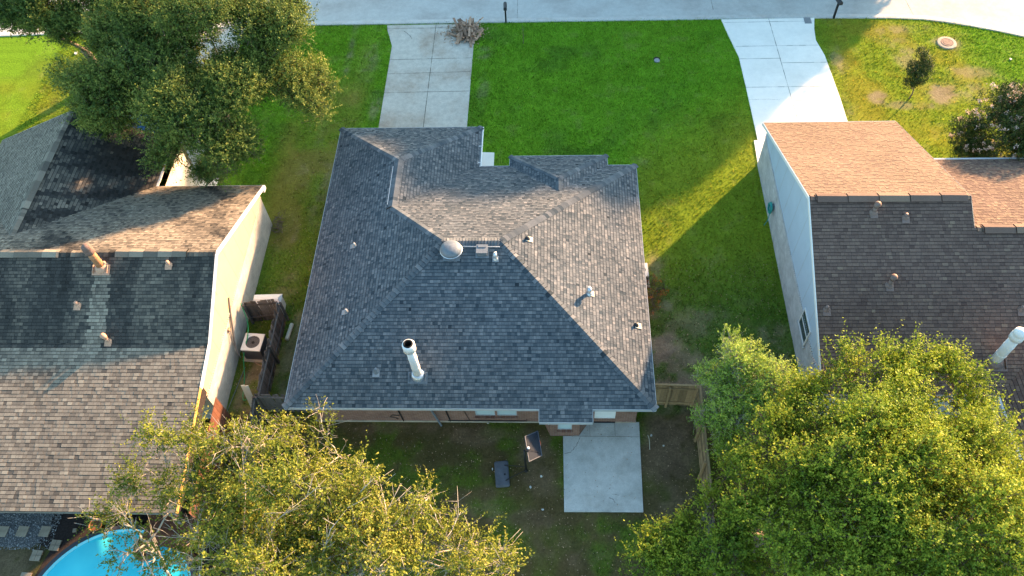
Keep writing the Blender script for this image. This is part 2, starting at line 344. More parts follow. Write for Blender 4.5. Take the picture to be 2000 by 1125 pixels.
def ground_colour(x, y):
    x = np.asarray(x, float); y = np.asarray(y, float); X = x[..., None]; 
    n1 = fbm(x, y, 2.5, 1); n2 = fbm(x, y, 0.6, 5); n3 = fbm(x, y, 6, 9)
    c = np.broadcast_to(G_FRONT, x.shape+(3,)).copy()
    def mixin(c, col, f): f = np.clip(f, 0, 1)[..., None]; return c*(1-f) + col*f
    c = mixin(c, G_DARK, sstep(.52, .75, n1)*.45)
    right = sstep(14.5, 17, x)*sstep(22, 24, y)
    c = mixin(c, G_YEL, right*(.55+.45*sstep(.35, .6, n1)))
    c = mixin(c, G_FRONT*.8, sstep(22.8, 25, x)*sstep(32, 36, y)*.9)
    c = mixin(c, G_YEL, sstep(3.5, 5, x)*(1-sstep(10.5, 12, x))*(1-sstep(26, 33, y-(x-4)*.6))*.6)  # yellower wedge paints the sunlit lawn between the houses
    left = (1-sstep(-11.2, -9.8, x))*sstep(-15.5, -14, x)
    c = mixin(c, G_OLIVE, left*(1-sstep(33, 40, y-(x+12)*1.5))*(.45+.5*sstep(.35, .65, n1)))
    farl = 1-sstep(-20, -18, x)
    c = mixin(c, G_YEL*.8, farl*(.25+.5*sstep(.45, .7, n3)))
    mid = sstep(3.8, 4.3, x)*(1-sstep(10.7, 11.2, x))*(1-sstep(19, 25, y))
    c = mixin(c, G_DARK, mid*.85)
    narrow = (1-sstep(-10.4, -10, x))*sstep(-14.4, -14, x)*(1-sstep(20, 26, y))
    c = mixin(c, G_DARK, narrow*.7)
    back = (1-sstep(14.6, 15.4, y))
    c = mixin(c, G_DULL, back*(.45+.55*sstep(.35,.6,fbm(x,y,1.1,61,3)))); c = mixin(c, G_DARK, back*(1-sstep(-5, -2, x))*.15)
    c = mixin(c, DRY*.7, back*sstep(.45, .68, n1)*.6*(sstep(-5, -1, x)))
    n4b = fbm(x, y, .45, 77, 3)
    for k, (cx, cy, rx, ry, st) in enumerate(PATCHES):
        if st: f = blob(x, y, cx, cy, rx, ry, .55, 3+k % 5)*st; c = mixin(c, BARE*(.7+.6*n2[..., None]), f*(.25+.75*sstep(.40, .56, n4b+(f-.45)*.5)))
    c = mixin(c, DRY, sstep(.6, .8, n2)*.25)
    c = c*(1-back*.30)[..., None]*np.where(back[..., None] > .5, np.array((1.06,.98,.86)), 1.0)  # back garden darkened and warmed, house shade put into the ground colour
    n4 = fbm(x, y, .22, 13, 2); n5 = fbm(x, y, 11, 15, 2)
    c = c*(.62+.40*n2+.36*n4)[..., None]*np.stack([.86+.28*n5, np.ones_like(n5), np.ones_like(n5)], -1)
    return c
def inpoly(x, y, poly):
    r = np.zeros(x.shape, bool); n = len(poly)
    for i in range(n):
        x1, y1 = poly[i]; x2, y2 = poly[(i+1) % n]
        c = ((y1 > y) != (y2 > y)) & (x < (x2-x1)*(y-y1)/((y2-y1) if y2 != y1 else 1e-9)+x1); r ^= c
    return r

# ------------------------------------------------------------------ ground sheet
xs = np.concatenate([[-900,-300,-120,-60,-45], np.arange(-32, 30.01, .14), [45,60,120,300,900]])
ys = np.concatenate([[-900,-300,-100,-40,-10,0], np.arange(5, 43.01, .14), [60,100,200,500,900]])
XX, YY = np.meshgrid(xs, ys); nx, ny = len(xs), len(ys)
ZZ = (fbm(XX, YY, 1.5, 21)-.5)*.05 * (np.abs(XX) < 40)
vv = np.stack([XX, YY, np.minimum(ZZ, 0)-.004], -1).reshape(-1, 3)
me = bpy.data.meshes.new('ground'); me.vertices.add(len(vv)); me.vertices.foreach_set('co', vv.astype(np.float32).ravel())
ii = np.arange(nx*ny).reshape(ny, nx); fq = np.stack([ii[:-1, :-1], ii[:-1, 1:], ii[1:, 1:], ii[1:, :-1]], -1).reshape(-1, 4)
me.loops.add(fq.size); me.loops.foreach_set('vertex_index', fq.ravel().astype(np.int32)); me.polygons.add(len(fq))
me.polygons.foreach_set('loop_start', np.arange(0, fq.size, 4, dtype=np.int32)); me.polygons.foreach_set('loop_total', np.full(len(fq), 4, dtype=np.int32))
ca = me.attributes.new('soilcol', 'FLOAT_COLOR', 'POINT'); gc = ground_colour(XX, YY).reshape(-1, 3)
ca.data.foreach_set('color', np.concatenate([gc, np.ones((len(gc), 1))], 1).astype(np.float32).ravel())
gm = bpy.data.materials.new('turf_ground'); gm.use_nodes = True; n = gm.node_tree; b = n.nodes['Principled BSDF']
b.inputs['Roughness'].default_value = 1; b.inputs['Specular IOR Level'].default_value = .05
at = n.nodes.new('ShaderNodeAttribute'); at.attribute_name = 'soilcol'; tc = n.nodes.new('ShaderNodeTexCoord')
no = n.nodes.new('ShaderNodeTexNoise'); no.inputs['Scale'].default_value = 9; no.inputs['Detail'].default_value = 8; no.inputs['Roughness'].default_value = .8
n.links.new(tc.outputs['Object'], no.inputs['Vector'])
mr = n.nodes.new('ShaderNodeMapRange'); mr.inputs[1].default_value = .3; mr.inputs[2].default_value = .7; mr.inputs[3].default_value = .55; mr.inputs[4].default_value = 1.35
n.links.new(no.outputs['Fac'], mr.inputs[0]); vm = n.nodes.new('ShaderNodeVectorMath'); vm.operation = 'SCALE'
n.links.new(at.outputs['Color'], vm.inputs[0]); n.links.new(mr.outputs[0], vm.inputs['Scale']); n.links.new(vm.outputs[0], b.inputs['Base Color'])
bp = n.nodes.new('ShaderNodeBump'); bp.inputs['Strength'].default_value = .8; bp.inputs['Distance'].default_value = .05
n.links.new(no.outputs['Fac'], bp.inputs['Height']); n.links.new(bp.outputs[0], b.inputs['Normal'])
me.materials.append(gm); me.update(calc_edges=True)
go = bpy.data.objects.new('ground', me); COL.objects.link(go); struct(go)

# ------------------------------------------------------------------ paved surfaces
def slab(name, poly, z0, z1, m, joints=(), parent=None, jw=.025, extra=()):
    b = MB(); n_ = len(poly)
    b.poly([(x, y, z1) for x, y in poly])
    for i in range(n_):
        a, c = poly[i], poly[(i+1) % n_]; b.poly([(a[0], a[1], z0), (c[0], c[1], z0), (c[0], c[1], z1), (a[0], a[1], z1)])
    for pl in joints:      # joints: grooves filled with dirt
        wob = [(x, y) for x, y in pl]
        for i in range(len(wob)-1):
            a = Vector(wob[i]); c = Vector(wob[i+1]); L = (c-a).length; k = max(1, int(L/.35)); d = (c-a)/k; nrm = Vector((-d.y, d.x)).normalized()
            for q in range(k):
                p0 = a+d*q; p1 = a+d*(q+1); w0 = jw*(.35+random.random()*.7)
                b.poly([(p0.x-nrm.x*w0/2, p0.y-nrm.y*w0/2, z1+.004), (p1.x-nrm.x*w0/2, p1.y-nrm.y*w0/2, z1+.004), (p1.x+nrm.x*w0/2, p1.y+nrm.y*w0/2, z1+.004), (p0.x+nrm.x*w0/2, p0.y+nrm.y*w0/2, z1+.004)], 1)
    return b.build(name, [m, M['joint']], parent)
edge = [(-60,40.3),(-34.3,40.75),(-26.2,41.0),(-15.3,41.28),(10.2,41.18),(17,41.1),(20,41.0),(22,40.82),(23.4,40.5),(24.7,40.08),(26.0,39.62),(27.3,39.08),(29.5,37.9),(32.5,35.8),(36,32)]
road = edge + [(70,32),(70,50.5),(-60,50.5)]
struct(slab('road', road, -.05, .012, M['road'], [[(-2.0+.0,41.3),(-2.1,50)],[(21.6,40.9),(20.9,50)],[(-14.6,41.4),(-14.9,50)],[(-60,45.9),(60,45.9)],[(9.9,42),(9.7,50)]]))
b = MB()
for i in range(len(edge)-1):
    a = Vector(edge[i]); c = Vector(edge[i+1]); d = (c-a).normalized(); nn_ = Vector((d.y, -d.x))
    prof = [(-.30,.016),(-.16,.035),(-.02,.055),(.10,.05),(.12,-.05)]
    for j in range(len(prof)-1):
        (o0, z0), (o1, z1) = prof[j], prof[j+1]
        b.poly([(a.x+nn_.x*o0, a.y+nn_.y*o0, z0), (c.x+nn_.x*o0, c.y+nn_.y*o0, z0), (c.x+nn_.x*o1, c.y+nn_.y*o1, z1), (a.x+nn_.x*o1, a.y+nn_.y*o1, z1)])
struct(b.build('kerb', M['kerb']))
D1 = [(-9.97,41.05),(-9.9,40.6),(-9.45,39.1),(-9.42,29.6),(-4.55,29.6),(-4.55,39.1),(-4.3,41.05)]
D2 = [(10.26,41.0),(10.5,39.5),(10.85,37.6),(10.9,35),(10.96,29.3),(15.9,29.3),(15.85,34),(15.7,37.6),(15.45,38.95),(15.55,40),(15.75,41.0)]
struct(slab('driveway', D1, -.05, .02, M['drive1'], [[(-6.95,41),(-6.95,29.6)],[(-9.42,37.85),(-4.6,37.9)],[(-9.42,35.0),(-4.6,35.05)],[(-9.42,36.6),(-4.6,36.7)],[(-9.9,40.72),(-4.3,40.72)]], jw=.035))
struct(slab('driveway', D2, -.05, .06, M['drive2'], [[(13.05,41),(13.35,29.3)],[(10.8,38.5),(15.5,38.5)],[(10.85,37.4),(13.2,37.4)],[(13.2,37.0),(15.7,37.0)],[(10.9,35),(15.8,35)],[(13.3,33.9),(14.0,33.9)],[(15.0,33.3),(15.4,33.3)],[(10.4,40.7),(15.7,40.7)]], jw=.03))
struct(slab('path', [(11.35,30.95),(10.75,30.9),(10.7,29.2),(11.4,29.2)], -.05, .05, M['drive2']))
struct(slab('path', [(-3.9,30.25),(-2.97,30.2),(-2.95,26.9),(-3.9,26.9)], -.05, .05, M['drive2'], [[(-3.9,28.4),(-2.95,28.4)]]))
PAT = [(.51,13.97),(.52,10.78),(3.6,10.80),(3.68,14.62),(1.45,14.62),(1.0,14.0)]
struct(slab('patio', PAT, -.05, .05, M['patio'], [[(.52,13.98),(3.66,13.96)],[(1.62,14.0),(1.62,14.6)],[(2.66,14.0),(2.66,14.6)]], jw=.02))
b = MB()
def crack(pts, z, wd=.012):
    pts = [Vector(p) for p in pts]; out = []
    for i in range(len(pts)-1):
        for q in range(6):
            p = pts[i].lerp(pts[i+1], q/6); out.append(p+Vector((random.uniform(-.015,.015), random.uniform(-.015,.015))))
    out.append(pts[-1])
    for i in range(len(out)-1):
        a, c = out[i], out[i+1]; d = (c-a).normalized(); q = Vector((-d.y, d.x))*wd*random.uniform(.4, 1)
        b.poly([(a.x-q.x, a.y-q.y, z), (c.x-q.x, c.y-q.y, z), (c.x+q.x, c.y+q.y, z), (a.x+q.x, a.y+q.y, z)])
crack([(.53,13.2),(.8,13.25),(1.05,13.55),(1.22,13.95)], .056)
crack([(2.3,11.35),(2.45,11.3),(2.52,11.15)], .056); crack([(2.4,11.5),(2.7,11.47)], .056, .006)
crack([(-8.9,40.5),(-8.5,40.1),(-8.3,39.7)], .026, .02); crack([(10.9,34.0),(12,34.02),(12.6,33.95)], .066, .006)
struct(b.build('concrete_cracks', M['crackm']))

# ------------------------------------------------------------------ shingled roofs
def clip(poly, clipp):
    out = poly
    n_ = len(clipp)
    for i in range(n_):
        ax, ay = clipp[i]; bx_, by = clipp[(i+1) % n_]; inp = out; out = []
        if not inp: break
        def side(p): return (bx_-ax)*(p[1]-ay)-(by-ay)*(p[0]-ax)
        for k in range(len(inp)):
            c, d = inp[k], inp[(k+1) % len(inp)]; sc_, sd_ = side(c), side(d)
            if sc_ >= -1e-9: out.append(c)
            if (sc_ > 1e-9 and sd_ < -1e-9) or (sc_ < -1e-9 and sd_ > 1e-9):
                t = sc_/(sc_-sd_); out.append((c[0]+(d[0]-c[0])*t, c[1]+(d[1]-c[1])*t))
    return out
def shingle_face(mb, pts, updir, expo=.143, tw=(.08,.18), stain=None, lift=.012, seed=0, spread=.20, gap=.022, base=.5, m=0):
    """lays courses of separate shingle tabs over one convex roof plane; updir = horizontal uphill direction"""
    rnd = random.Random(seed); pts = [Vector(p) for p in pts]
    nrm = (pts[1]-pts[0]).cross(pts[2]-pts[0]); nrm.normalize()
    if nrm.z < 0: nrm = -nrm
    u = Vector((updir[1], -updir[0], 0)).normalized(); v = nrm.cross(u).normalized()
    if v.z < 0: v = -v
    if u.cross(v).dot(nrm) < 0: u = -u
    o = pts[0]
    cp = [((p-o).dot(u), (p-o).dot(v)) for p in pts]
    A = sum(cp[i][0]*cp[(i+1) % len(cp)][1]-cp[(i+1) % len(cp)][0]*cp[i][1] for i in range(len(cp)))
    if A < 0: cp = cp[::-1]
    u0, u1 = min(c[0] for c in cp), max(c[0] for c in cp); v0, v1 = min(c[1] for c in cp), max(c[1] for c in cp)
    mb.poly([p - nrm*.002 for p in pts], m, .15)  # dark deck showing through the course gaps paints the butt shadows
    k = 0; vb = v0
    while vb < v1 - .01:
        a = u0 - rnd.random()*.3; vt = vb+expo
        while a < u1:
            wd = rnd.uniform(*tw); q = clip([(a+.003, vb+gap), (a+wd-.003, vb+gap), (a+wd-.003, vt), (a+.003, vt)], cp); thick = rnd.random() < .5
            if len(q) >= 3:
                h = lift*(1 if thick else .45)+rnd.random()*.003
                tn = base + (-.55 if not thick else .3)*spread + rnd.gauss(0, spread*.5)
                c3 = o + u*(a+wd/2) + v*(vb+expo/2)
                if stain: tn = tn*(1-stain(c3, rnd))
                tn = min(1, max(.06, tn))
                top = [o + u*x + v*y + nrm*(h+.003) for x, y in q]; mb.poly(top, m, tn)
                bot = [o + u*x + v*y - nrm*.001 for x, y in q]
                for i in range(len(q)):
                    j = (i+1) % len(q)
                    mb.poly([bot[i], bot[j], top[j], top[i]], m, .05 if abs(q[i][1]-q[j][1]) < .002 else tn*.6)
            a += wd
        vb = vt; k += 1
def caps(mb, p, q, n1, n2, step=.19, wid=.165, seed=0, base=.50, m=0, stain=None):
    """folded cap shingles along a ridge or hip from p (low end) to q"""
    rnd = random.Random(seed); p = Vector(p); q = Vector(q); d = (q-p); L = d.length; d.normalize(); n1 = Vector(n1).normalized(); n2 = Vector(n2).normalized()
    s1 = d.cross(n1).normalized(); s2 = d.cross(n2).normalized(); up = (n1+n2).normalized()
    if s1.z > 0: s1 = -s1
    if s2.z > 0: s2 = -s2
    if abs(s1.z) < 1e-6 and s1.dot(n2) > 0: s1 = -s1
    k = int(L/step)
    for i in range(k+1):
        a = p+d*(i*step); e = p+d*min(L, (i+1)*step-.018); t = min(1, max(.1, base+rnd.gauss(0, .14)))
        if stain: t = max(.1, t*(1-stain(a, rnd)))
        h0, h1 = .055, .028
        ca, ce = a+up*h0, e+up*h1
        for s, nn in ((s1, n1), (s2, n2)):
            fa, fe = a+s*wid+nn*(h0-.012), e+s*wid+nn*(h1-.012); mb.poly([ca, fa, fe, ce], m, t)
            mb.poly([a+nn*.0, a+s*wid, fa, ca], m, .05)
            mb.poly([fa, a+s*wid, e+s*wid, fe], m, .15)
def nrm_of(sx, sy): return Vector((-sx, -sy, 1)).normalized()
def ring_fascia(mb, poly, z0, z1, m=0):
    for i in range(len(poly)):
        a, c = poly[i], poly[(i+1) % len(poly)]; mb.poly([(a[0], a[1], z0), (c[0], c[1], z0), (c[0], c[1], z1), (a[0], a[1], z1)], m)
def wall_strip(mb, pts, z0, z1, m=0, closed=True):
    n_ = len(pts)
    for i in range(n_ if closed else n_-1):
        a, c = pts[i], pts[(i+1) % n_]; mb.poly([(a[0], a[1], z0), (c[0], c[1], z0), (c[0], c[1], z1), (a[0], a[1], z1)], m)

# ---- vents and flues (parts of a house)
def pipe_vent(parent, p, name='roof_vent', h=.28, r=.045, body='lead', collar='lead', hood=False, plate=.26, lab=None, dirn=(0, -1)):
    p = Vector(p); slope_n = Vector((0, 0, 1))
    b = MB(); b.tube([p-Vector((0, 0, .15)), p+Vector((0, 0, h))], r, 10)
    if hood:
        b.tube([p+Vector((0, 0, h)), p+Vector((dirn[0]*.02, dirn[1]*.02, h+.09)), p+Vector((dirn[0]*.09, dirn[1]*.09, h+.13)), p+Vector((dirn[0]*.17, dirn[1]*.17, h+.07))], [r, r*1.35, r*1.5, r*1.6], 10)
    b.lathe(p, [(r*2.4, -.06), (r*1.9, .03), (r*1.15, .10)], 12)
    o = b.build(name, M[body], parent, True)
    if lab: o['label'] = lab
    return o
def flash_plate(parent_vent, p, sl, size, m):
    sx, sy = sl; nn = nrm_of(sx, sy); p = Vector(p)
    ux = Vector((1, 0, sx)).normalized(); uy = nn.cross(ux)
    R = Matrix((ux, uy, nn)).transposed(); b = MB(); b.box(p+nn*.035, (size[0], size[1], .012), M=R)
    o = b.build('flashing', M[m]); o.parent = parent_vent; return o
def flue(parent, p, h, r, sl, body, capm, lean=(0, 0), open_top=True, collar='galv', plate='dullmetal', lab=None, cap_r=1.45, cap_h=.34):
    p = Vector(p); top = p+Vector((lean[0], lean[1], h)); ax = (top-p).normalized()
    b = MB(); b.tube([p-ax*.3, p+ax*(h*.5), top], r, 24); 
    for zz in (.33, .66): b.tube([p+ax*h*zz, p+ax*(h*zz+.03)], r*1.05, 24)
    f = b.build('flue', M[body], parent, True)
    if lab: f['label'] = lab
    b = MB(); c0 = p+ax*(h-.02)
    if open_top:
        b.lathe(c0, [(r*1.02, -.05), (r*cap_r, 0), (r*cap_r, cap_h), (r*1.25, cap_h+.06), (r*.95, cap_h+.06), (r*.9, .02), (0, .02)], 24, axis=ax)
        ob = b.build('cap', M[capm], None, True); ob.parent = f
        b = MB(); b.lathe(c0, [(r*.90, cap_h+.075), (r*.80, cap_h+.08), (r*.78, .1), (0, .05)], 20, axis=ax); b.lathe(c0, [(r*1.12,cap_h+.07),(r*.9,cap_h+.085),(r*.88,cap_h)], 20, axis=ax)
        ob = b.build('flue_opening', M['soot']); ob.parent = f
    else:
        b.lathe(c0, [(r*1.02, -.08), (r*1.28, -.04), (r*1.28, cap_h*.5), (r*1.1, cap_h*.62), (r*1.22, cap_h*.75), (r*1.15, cap_h*1.1), (r*.7, cap_h*1.35), (0, cap_h*1.42)], 24, axis=ax)
        ob = b.build('cap', M[capm], None, True); ob.parent = f
    b = MB(); b.lathe(p, [(r*1.75, -.1), (r*1.7, .05), (r*1.25, .16), (r*1.05, .17)], 24, axis=ax)
    ob = b.build('storm_collar', M[collar], None, True); ob.parent = f
    sx, sy = sl; nn = nrm_of(sx, sy); ux = Vector((1, 0, sx)).normalized(); uy = nn.cross(ux); R = Matrix((ux, uy, nn)).transposed()
    b = MB(); b.box(p+nn*.04-uy*.12, (r*4.6, r*2.8, .015), M=R)
    for s in (-1, 1): b.box(p+nn*.10-uy*.1+ux*s*r*1.9, (.02, r*2.2, .10), M=R)
    ob = b.build('flashing', M[plate]); ob.parent = f
    return f

# ================================================================== MAIN HOUSE
E0 = 2.6
xl, xr, yb, yf, yg = -10.53, 4.08, 13.95, 26.8, 29.48
RZ = 5.2; R1 = (-4.36, 20.2, RZ); R2 = (-2.04, 20.2, RZ)
G1 = (-6.98, 25.85, 4.096); G2 = (-6.98, 23.0, 4.096); xgr = -3.42
house = thing('brick_house', 'brown brick house with a charcoal hip roof and white flue in the picture centre', 'house', (-3.2, 20.4, 0))
b = MB()
main_sl = {'back': (0, .416), 'front': (0, -(RZ-E0)/(yf-20.2)), 'left': ((RZ-E0)/6.17, 0), 'right': (-(RZ-E0)/6.12, 0)}
# back plane
shingle_face(b, [(xl,yb,E0),(xr,yb,E0),R2,R1], (0,1), seed=1)
shingle_face(b, [(-.45,13.48,E0-.195),(1.62,13.48,E0-.195),(1.62,yb+.02,E0+.008),(-.45,yb+.02,E0+.008)], (0,1), seed=11)
shingle_face(b, [(xr,yb,E0),(xr,yf,E0),R2], (-1,0), seed=2)
# left plane is shared by main body and garage wing: split in convex pieces
zl = lambda x: E0+(RZ-E0)/6.17*(x-xl)
Lp = [(xl,yb,E0),R1,(G2[0],G2[1],zl(G2[0])),(G1[0],G1[1],zl(G1[0])),(xl,yg,E0)]
shingle_face(b, [Lp[0],Lp[1],Lp[2],(xl,G2[1],E0)], (1,0), seed=3)
shingle_face(b, [(xl,G2[1],E0),Lp[2],Lp[3],Lp[4]], (1,0), seed=4)
# garage front hip, garage right plane, main front plane
shingle_face(b, [Lp[4],(xgr,yg,E0),Lp[3]], (0,-1), seed=5)
shingle_face(b, [Lp[3],(xgr,yg,E0),(xgr,yf,E0),Lp[2]], (-1,0), seed=6)
shingle_face(b, [(xgr,yf,E0),(xr,yf,E0),R2,R1,Lp[2]][:5], (0,-1), seed=7)
# small front gable hip
A1 = (.38,25.08,3.58); A2 = (.38,24.55,3.50)
gx0, gx1, gy = -1.95, 2.73, 27.45
shingle_face(b, [(gx0,gy,E0),(gx1,gy,E0),A1], (0,-1), seed=8)
shingle_face(b, [(gx0,gy,E0),(gx0,yf-.05,E0),(.38,24.35,A1[2]),A1], (1,0), seed=9)
shingle_face(b, [(gx1,gy,E0),(gx1,yf-.05,E0),(.38,24.35,A1[2]),A1], (-1,0), seed=10)
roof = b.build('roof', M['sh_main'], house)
b = MB(); nb_, nf_, nl_, nr_ = [nrm_of(*main_sl[k]) for k in ('back','front','left','right')]
caps(b, (xl,yb,E0), R1, nb_, nl_, seed=1); caps(b, (xr,yb,E0), R2, nb_, nr_, seed=2)
caps(b, (xr,yf,E0), R2, nf_, nr_, seed=3); caps(b, Lp[2], R1, nf_, nl_, seed=4)
caps(b, Lp[4], Lp[3], nf_, nl_, seed=5); caps(b, (xgr,yg,E0), Lp[3], nf_, nr_, seed=6)
caps(b, Lp[3], Lp[2], nl_, nr_, seed=7, wid=.19); caps(b, R1, R2, nf_, nb_, seed=8, wid=.21, step=.13)
caps(b, (gx0,gy,E0), A1, nf_, nl_, seed=9, wid=.13); caps(b, (gx1,gy,E0), A1, nf_, nr_, seed=10, wid=.13); caps(b, A1, (.38,24.35,A1[2]), nl_, nr_, seed=12, wid=.13)
rc_ = b.build('ridge_cap', M['sh_main']); rc_.parent = roof
b = MB()   # exposed vent strips left under the ridge shingles
b.box((-3.2,19.97,5.145), (2.3,.03,.03), M=Matrix.Rotation(rad(-1), 3, 'Z')); ob = b.build('ridge_vent_strip', M['greyw']); ob.parent = roof; b = MB(); b.box((G1[0]-.24,24.35,4.03), (.03,2.3,.03)); b.tube([(-7.25,22.95,4.0),(-7.05,22.98,4.14),(-6.7,22.9,4.02)], .03, 6, m=1)
ob = b.build('ridge_vent_strip', [M['greyw'], M['black']]); ob.parent = roof
outline = [(xl,yb),(-.45,yb),(-.45,13.48),(1.62,13.48),(1.62,yb),(xr,yb),(xr,yf),(gx1,yf),(gx1,gy),(gx0,gy),(gx0,yf),(xgr,yf),(xgr,yg),(xl,yg)]
b = MB()
for i in range(len(outline)):
    a, c = outline[i], outline[(i+1) % len(outline)]
    za = E0-.195 if a[1] < 13.6 else E0; zc = E0-.195 if c[1] < 13.6 else E0
    d = Vector((c[0]-a[0], c[1]-a[1])).normalized(); off = Vector((d.y, -d.x))*.018
    b.poly([(a[0]+off.x,a[1]+off.y,za-.16),(c[0]+off.x,c[1]+off.y,zc-.16),(c[0]+off.x,c[1]+off.y,zc+.008),(a[0]+off.x,a[1]+off.y,za+.008)])
    b.poly([(a[0]+off.x,a[1]+off.y,za+.008),(c[0]+off.x,c[1]+off.y,zc+.008),(c[0],c[1],zc+.008),(a[0],a[1],za+.008)])
b.build('fascia', M['greyw'], house)
b = MB(); b.poly([(x, y, E0-.14) for x, y in outline if y > 13.6]); b.poly([(-.45,13.48,E0-.33),(1.62,13.48,E0-.33),(1.62,yb,E0-.33),(-.45,yb,E0-.33)]); b.build('soffit', M['greyw'], house)
wy = 14.62; wx0, wx1 = -9.95, 3.52
b = MB()
# back wall with real openings for windows and door
holes = [(-3.12,-2.30,.55,1.95),(-2.22,-1.40,.55,1.95),(1.80,2.66,.36,2.3)]
def wall_with_holes(b, x0, x1, z0, z1, y, holes, depth=.1, m=0, mr=0):
    xsl = sorted(set([x0, x1]+[h[0] for h in holes]+[h[1] for h in holes])); zsl = sorted(set([z0, z1]+[h[2] for h in holes]+[h[3] for h in holes]))
    for i in range(len(xsl)-1):
        for j in range(len(zsl)-1):
            cx, cz = (xsl[i]+xsl[i+1])/2, (zsl[j]+zsl[j+1])/2
            if any(h[0] < cx < h[1] and h[2] < cz < h[3] for h in holes): continue
            b.poly([(xsl[i],y,zsl[j]),(xsl[i+1],y,zsl[j]),(xsl[i+1],y,zsl[j+1]),(xsl[i],y,zsl[j+1])], m)
    for h in holes:
        b.poly([(h[0],y,h[2]),(h[0],y+depth,h[2]),(h[0],y+depth,h[3]),(h[0],y,h[3])], mr); b.poly([(h[1],y,h[2]),(h[1],y+depth,h[2]),(h[1],y+depth,h[3]),(h[1],y,h[3])], mr)
        b.poly([(h[0],y,h[2]),(h[1],y,h[2]),(h[1],y+depth,h[2]),(h[0],y+depth,h[2])], mr); b.poly([(h[0],y,h[3]),(h[1],y,h[3]),(h[1],y+depth,h[3]),(h[0],y+depth,h[3])], mr)
wall_with_holes(b, wx0, wx1, 0, E0-.1, wy, holes)
fp = [(wx1,wy),(wx1,26.2),(2.2,26.2),(2.2,26.9),(-1.4,26.9),(-1.4,26.2),(-4.0,26.2),(-4.0,28.9),(wx0,28.9),(wx0,wy)]
wall_strip(b, fp, 0, E0-.1, 1, closed=False)
b.build('wall', [M['brick'], M['brick_y']], house)
b = MB(); b.bx(wx0-.03, wx1+.03, wy-.035, wy+.2, -.05, .09); b.build('foundation', M['pad'], house)
# bay
bay = [(-.3,14.62),(-.02,14.0),(1.17,14.0),(1.6,14.62)]
b = MB()
for i in (0, 2):
    a, c = bay[i], bay[i+1]; b.poly([(a[0],a[1],0),(c[0],c[1],0),(c[0],c[1],2.35),(a[0],a[1],2.35)])
wall_with_holes(b, -.02, 1.17, 0, 2.35, 14.0, [(.28,.86,.58,1.95)], .08)
bw_ = b.build('bay_wall', M['brick'], house)
def window(x0, x1, z0, z1, y, parent, rail=True, double=False):
    b = MB(); t = .045
    b.bx(x0,x1,y,y+.05,z0,z0+t); b.bx(x0,x1,y,y+.05,z1-t,z1); b.bx(x0,x0+t,y,y+.05,z0+t,z1-t); b.bx(x1-t,x1,y,y+.05,z0+t,z1-t)
    if rail: b.bx(x0+t,x1-t,y+.005,y+.04,(z0+z1)/2-.02,(z0+z1)/2+.02)
    w_ = b.build('window', M['greyw'], parent)
    b = MB(); b.bx(x0+t,x1-t,y+.03,y+.036,z0+t,z1-t); p_ = b.build('pane', M['blind']); p_.parent = w_
    b = MB(); 
    k = int((x1-x0+.1)/.075)
    for i in range(k): b.bx(x0-.05+i*.075+.006, x0-.05+(i+1)*.075-.006, y-.135, y-.002, z0-.09, z0-.004, t=random.random())
    s_ = b.build('sill', M['brick']); s_.parent = w_
    return w_
window(-3.12,-2.30,.55,1.95,wy+.035,house); window(-2.22,-1.40,.55,1.95,wy+.035,house); window(.28,.86,.58,1.95,14.03,house)
# angled bay windows
for (a, c) in ((bay[0],bay[1]),(bay[2],bay[3])):
    a = Vector(a); c = Vector(c); mid = (a+c)/2; d = (c-a).normalized(); ang = math.atan2(d.y, d.x); nn = Vector((d.y, -d.x))
    if nn.y > 0: nn = -nn
    b = MB(); b.box((mid.x+nn.x*.01, mid.y+nn.y*.01, 1.46), (.46,.05,1.24), ang); w_ = b.build('window', M['greyw'], house)
    b = MB(); b.box((mid.x+nn.x*.03, mid.y+nn.y*.03, 1.46), (.37,.02,1.14), ang); ob = b.build('pane', M['blind']); ob.parent = w_
b = MB(); b.bx(1.88,2.58,wy+.05,wy+.09,.40,2.22); dr = b.build('door', M['white'], house)
b = MB(); b.bx(1.80,1.88,wy+.02,wy+.09,.36,2.3); b.bx(2.58,2.66,wy+.02,wy+.09,.36,2.3); b.bx(1.88,2.58,wy+.02,wy+.09,2.22,2.3); b.bx(1.88,2.58,wy+.02,wy+.085,.36,.40); ob = b.build('frame', M['white']); ob.parent = dr
b = MB(); b.lathe((2.5,wy+.03,1.3), [(0,-.03),(.03,-.02),(.03,.02),(0,.03)], 10, axis=Vector((0,1,0))); ob = b.build('handle', M['dullmetal']); ob.parent = dr
b = MB(); b.bx(1.78,2.68,wy-.05,wy-.004,.05,.10); ob = b.build('threshold', M['dark']); ob.parent = dr
# electric service gear and cables on the back wall
b = MB(); b.bx(-6.0,-5.35,wy-.12,wy-.002,1.55,2.2); b.build('meter_box', M['dark'], house)
b = MB(); b.bx(-5.22,-4.95,wy-.14,wy-.002,1.4,2.25); b.lathe((-5.08,wy-.14,2.0), [(.1,0),(.1,-.06),(.02,-.1)], 14, axis=Vector((0,-1,0))); b.build('electric_meter', M['dullmetal'], house)
b = MB(); b.tube([(-4.93,wy-.1,1.5),(-4.75,wy-.12,.6),(-4.6,wy-.2,.02)], .045, 8); b.build('conduit', M['dullmetal'], house)
b = MB(); b.tube([(-6.35,wy-.03,2.3),(-6.3,wy-.03,1.2),(-6.2,wy-.04,.12)], .028, 6); b.build('cable', M['black'], house)
b = MB(); b.tube([(-4.35,wy-.03,2.1),(-4.3,wy-.03,.9),(-4.22,wy-.04,.12)], .028, 6); b.build('cable', M['black'], house)
b = MB(); b.tube([(-4.3,wy-.03,.16),(-1.0,wy-.03,.16),(-1.0,wy-.03,.3)], .018, 6); b.build('cable', M['black'], house)
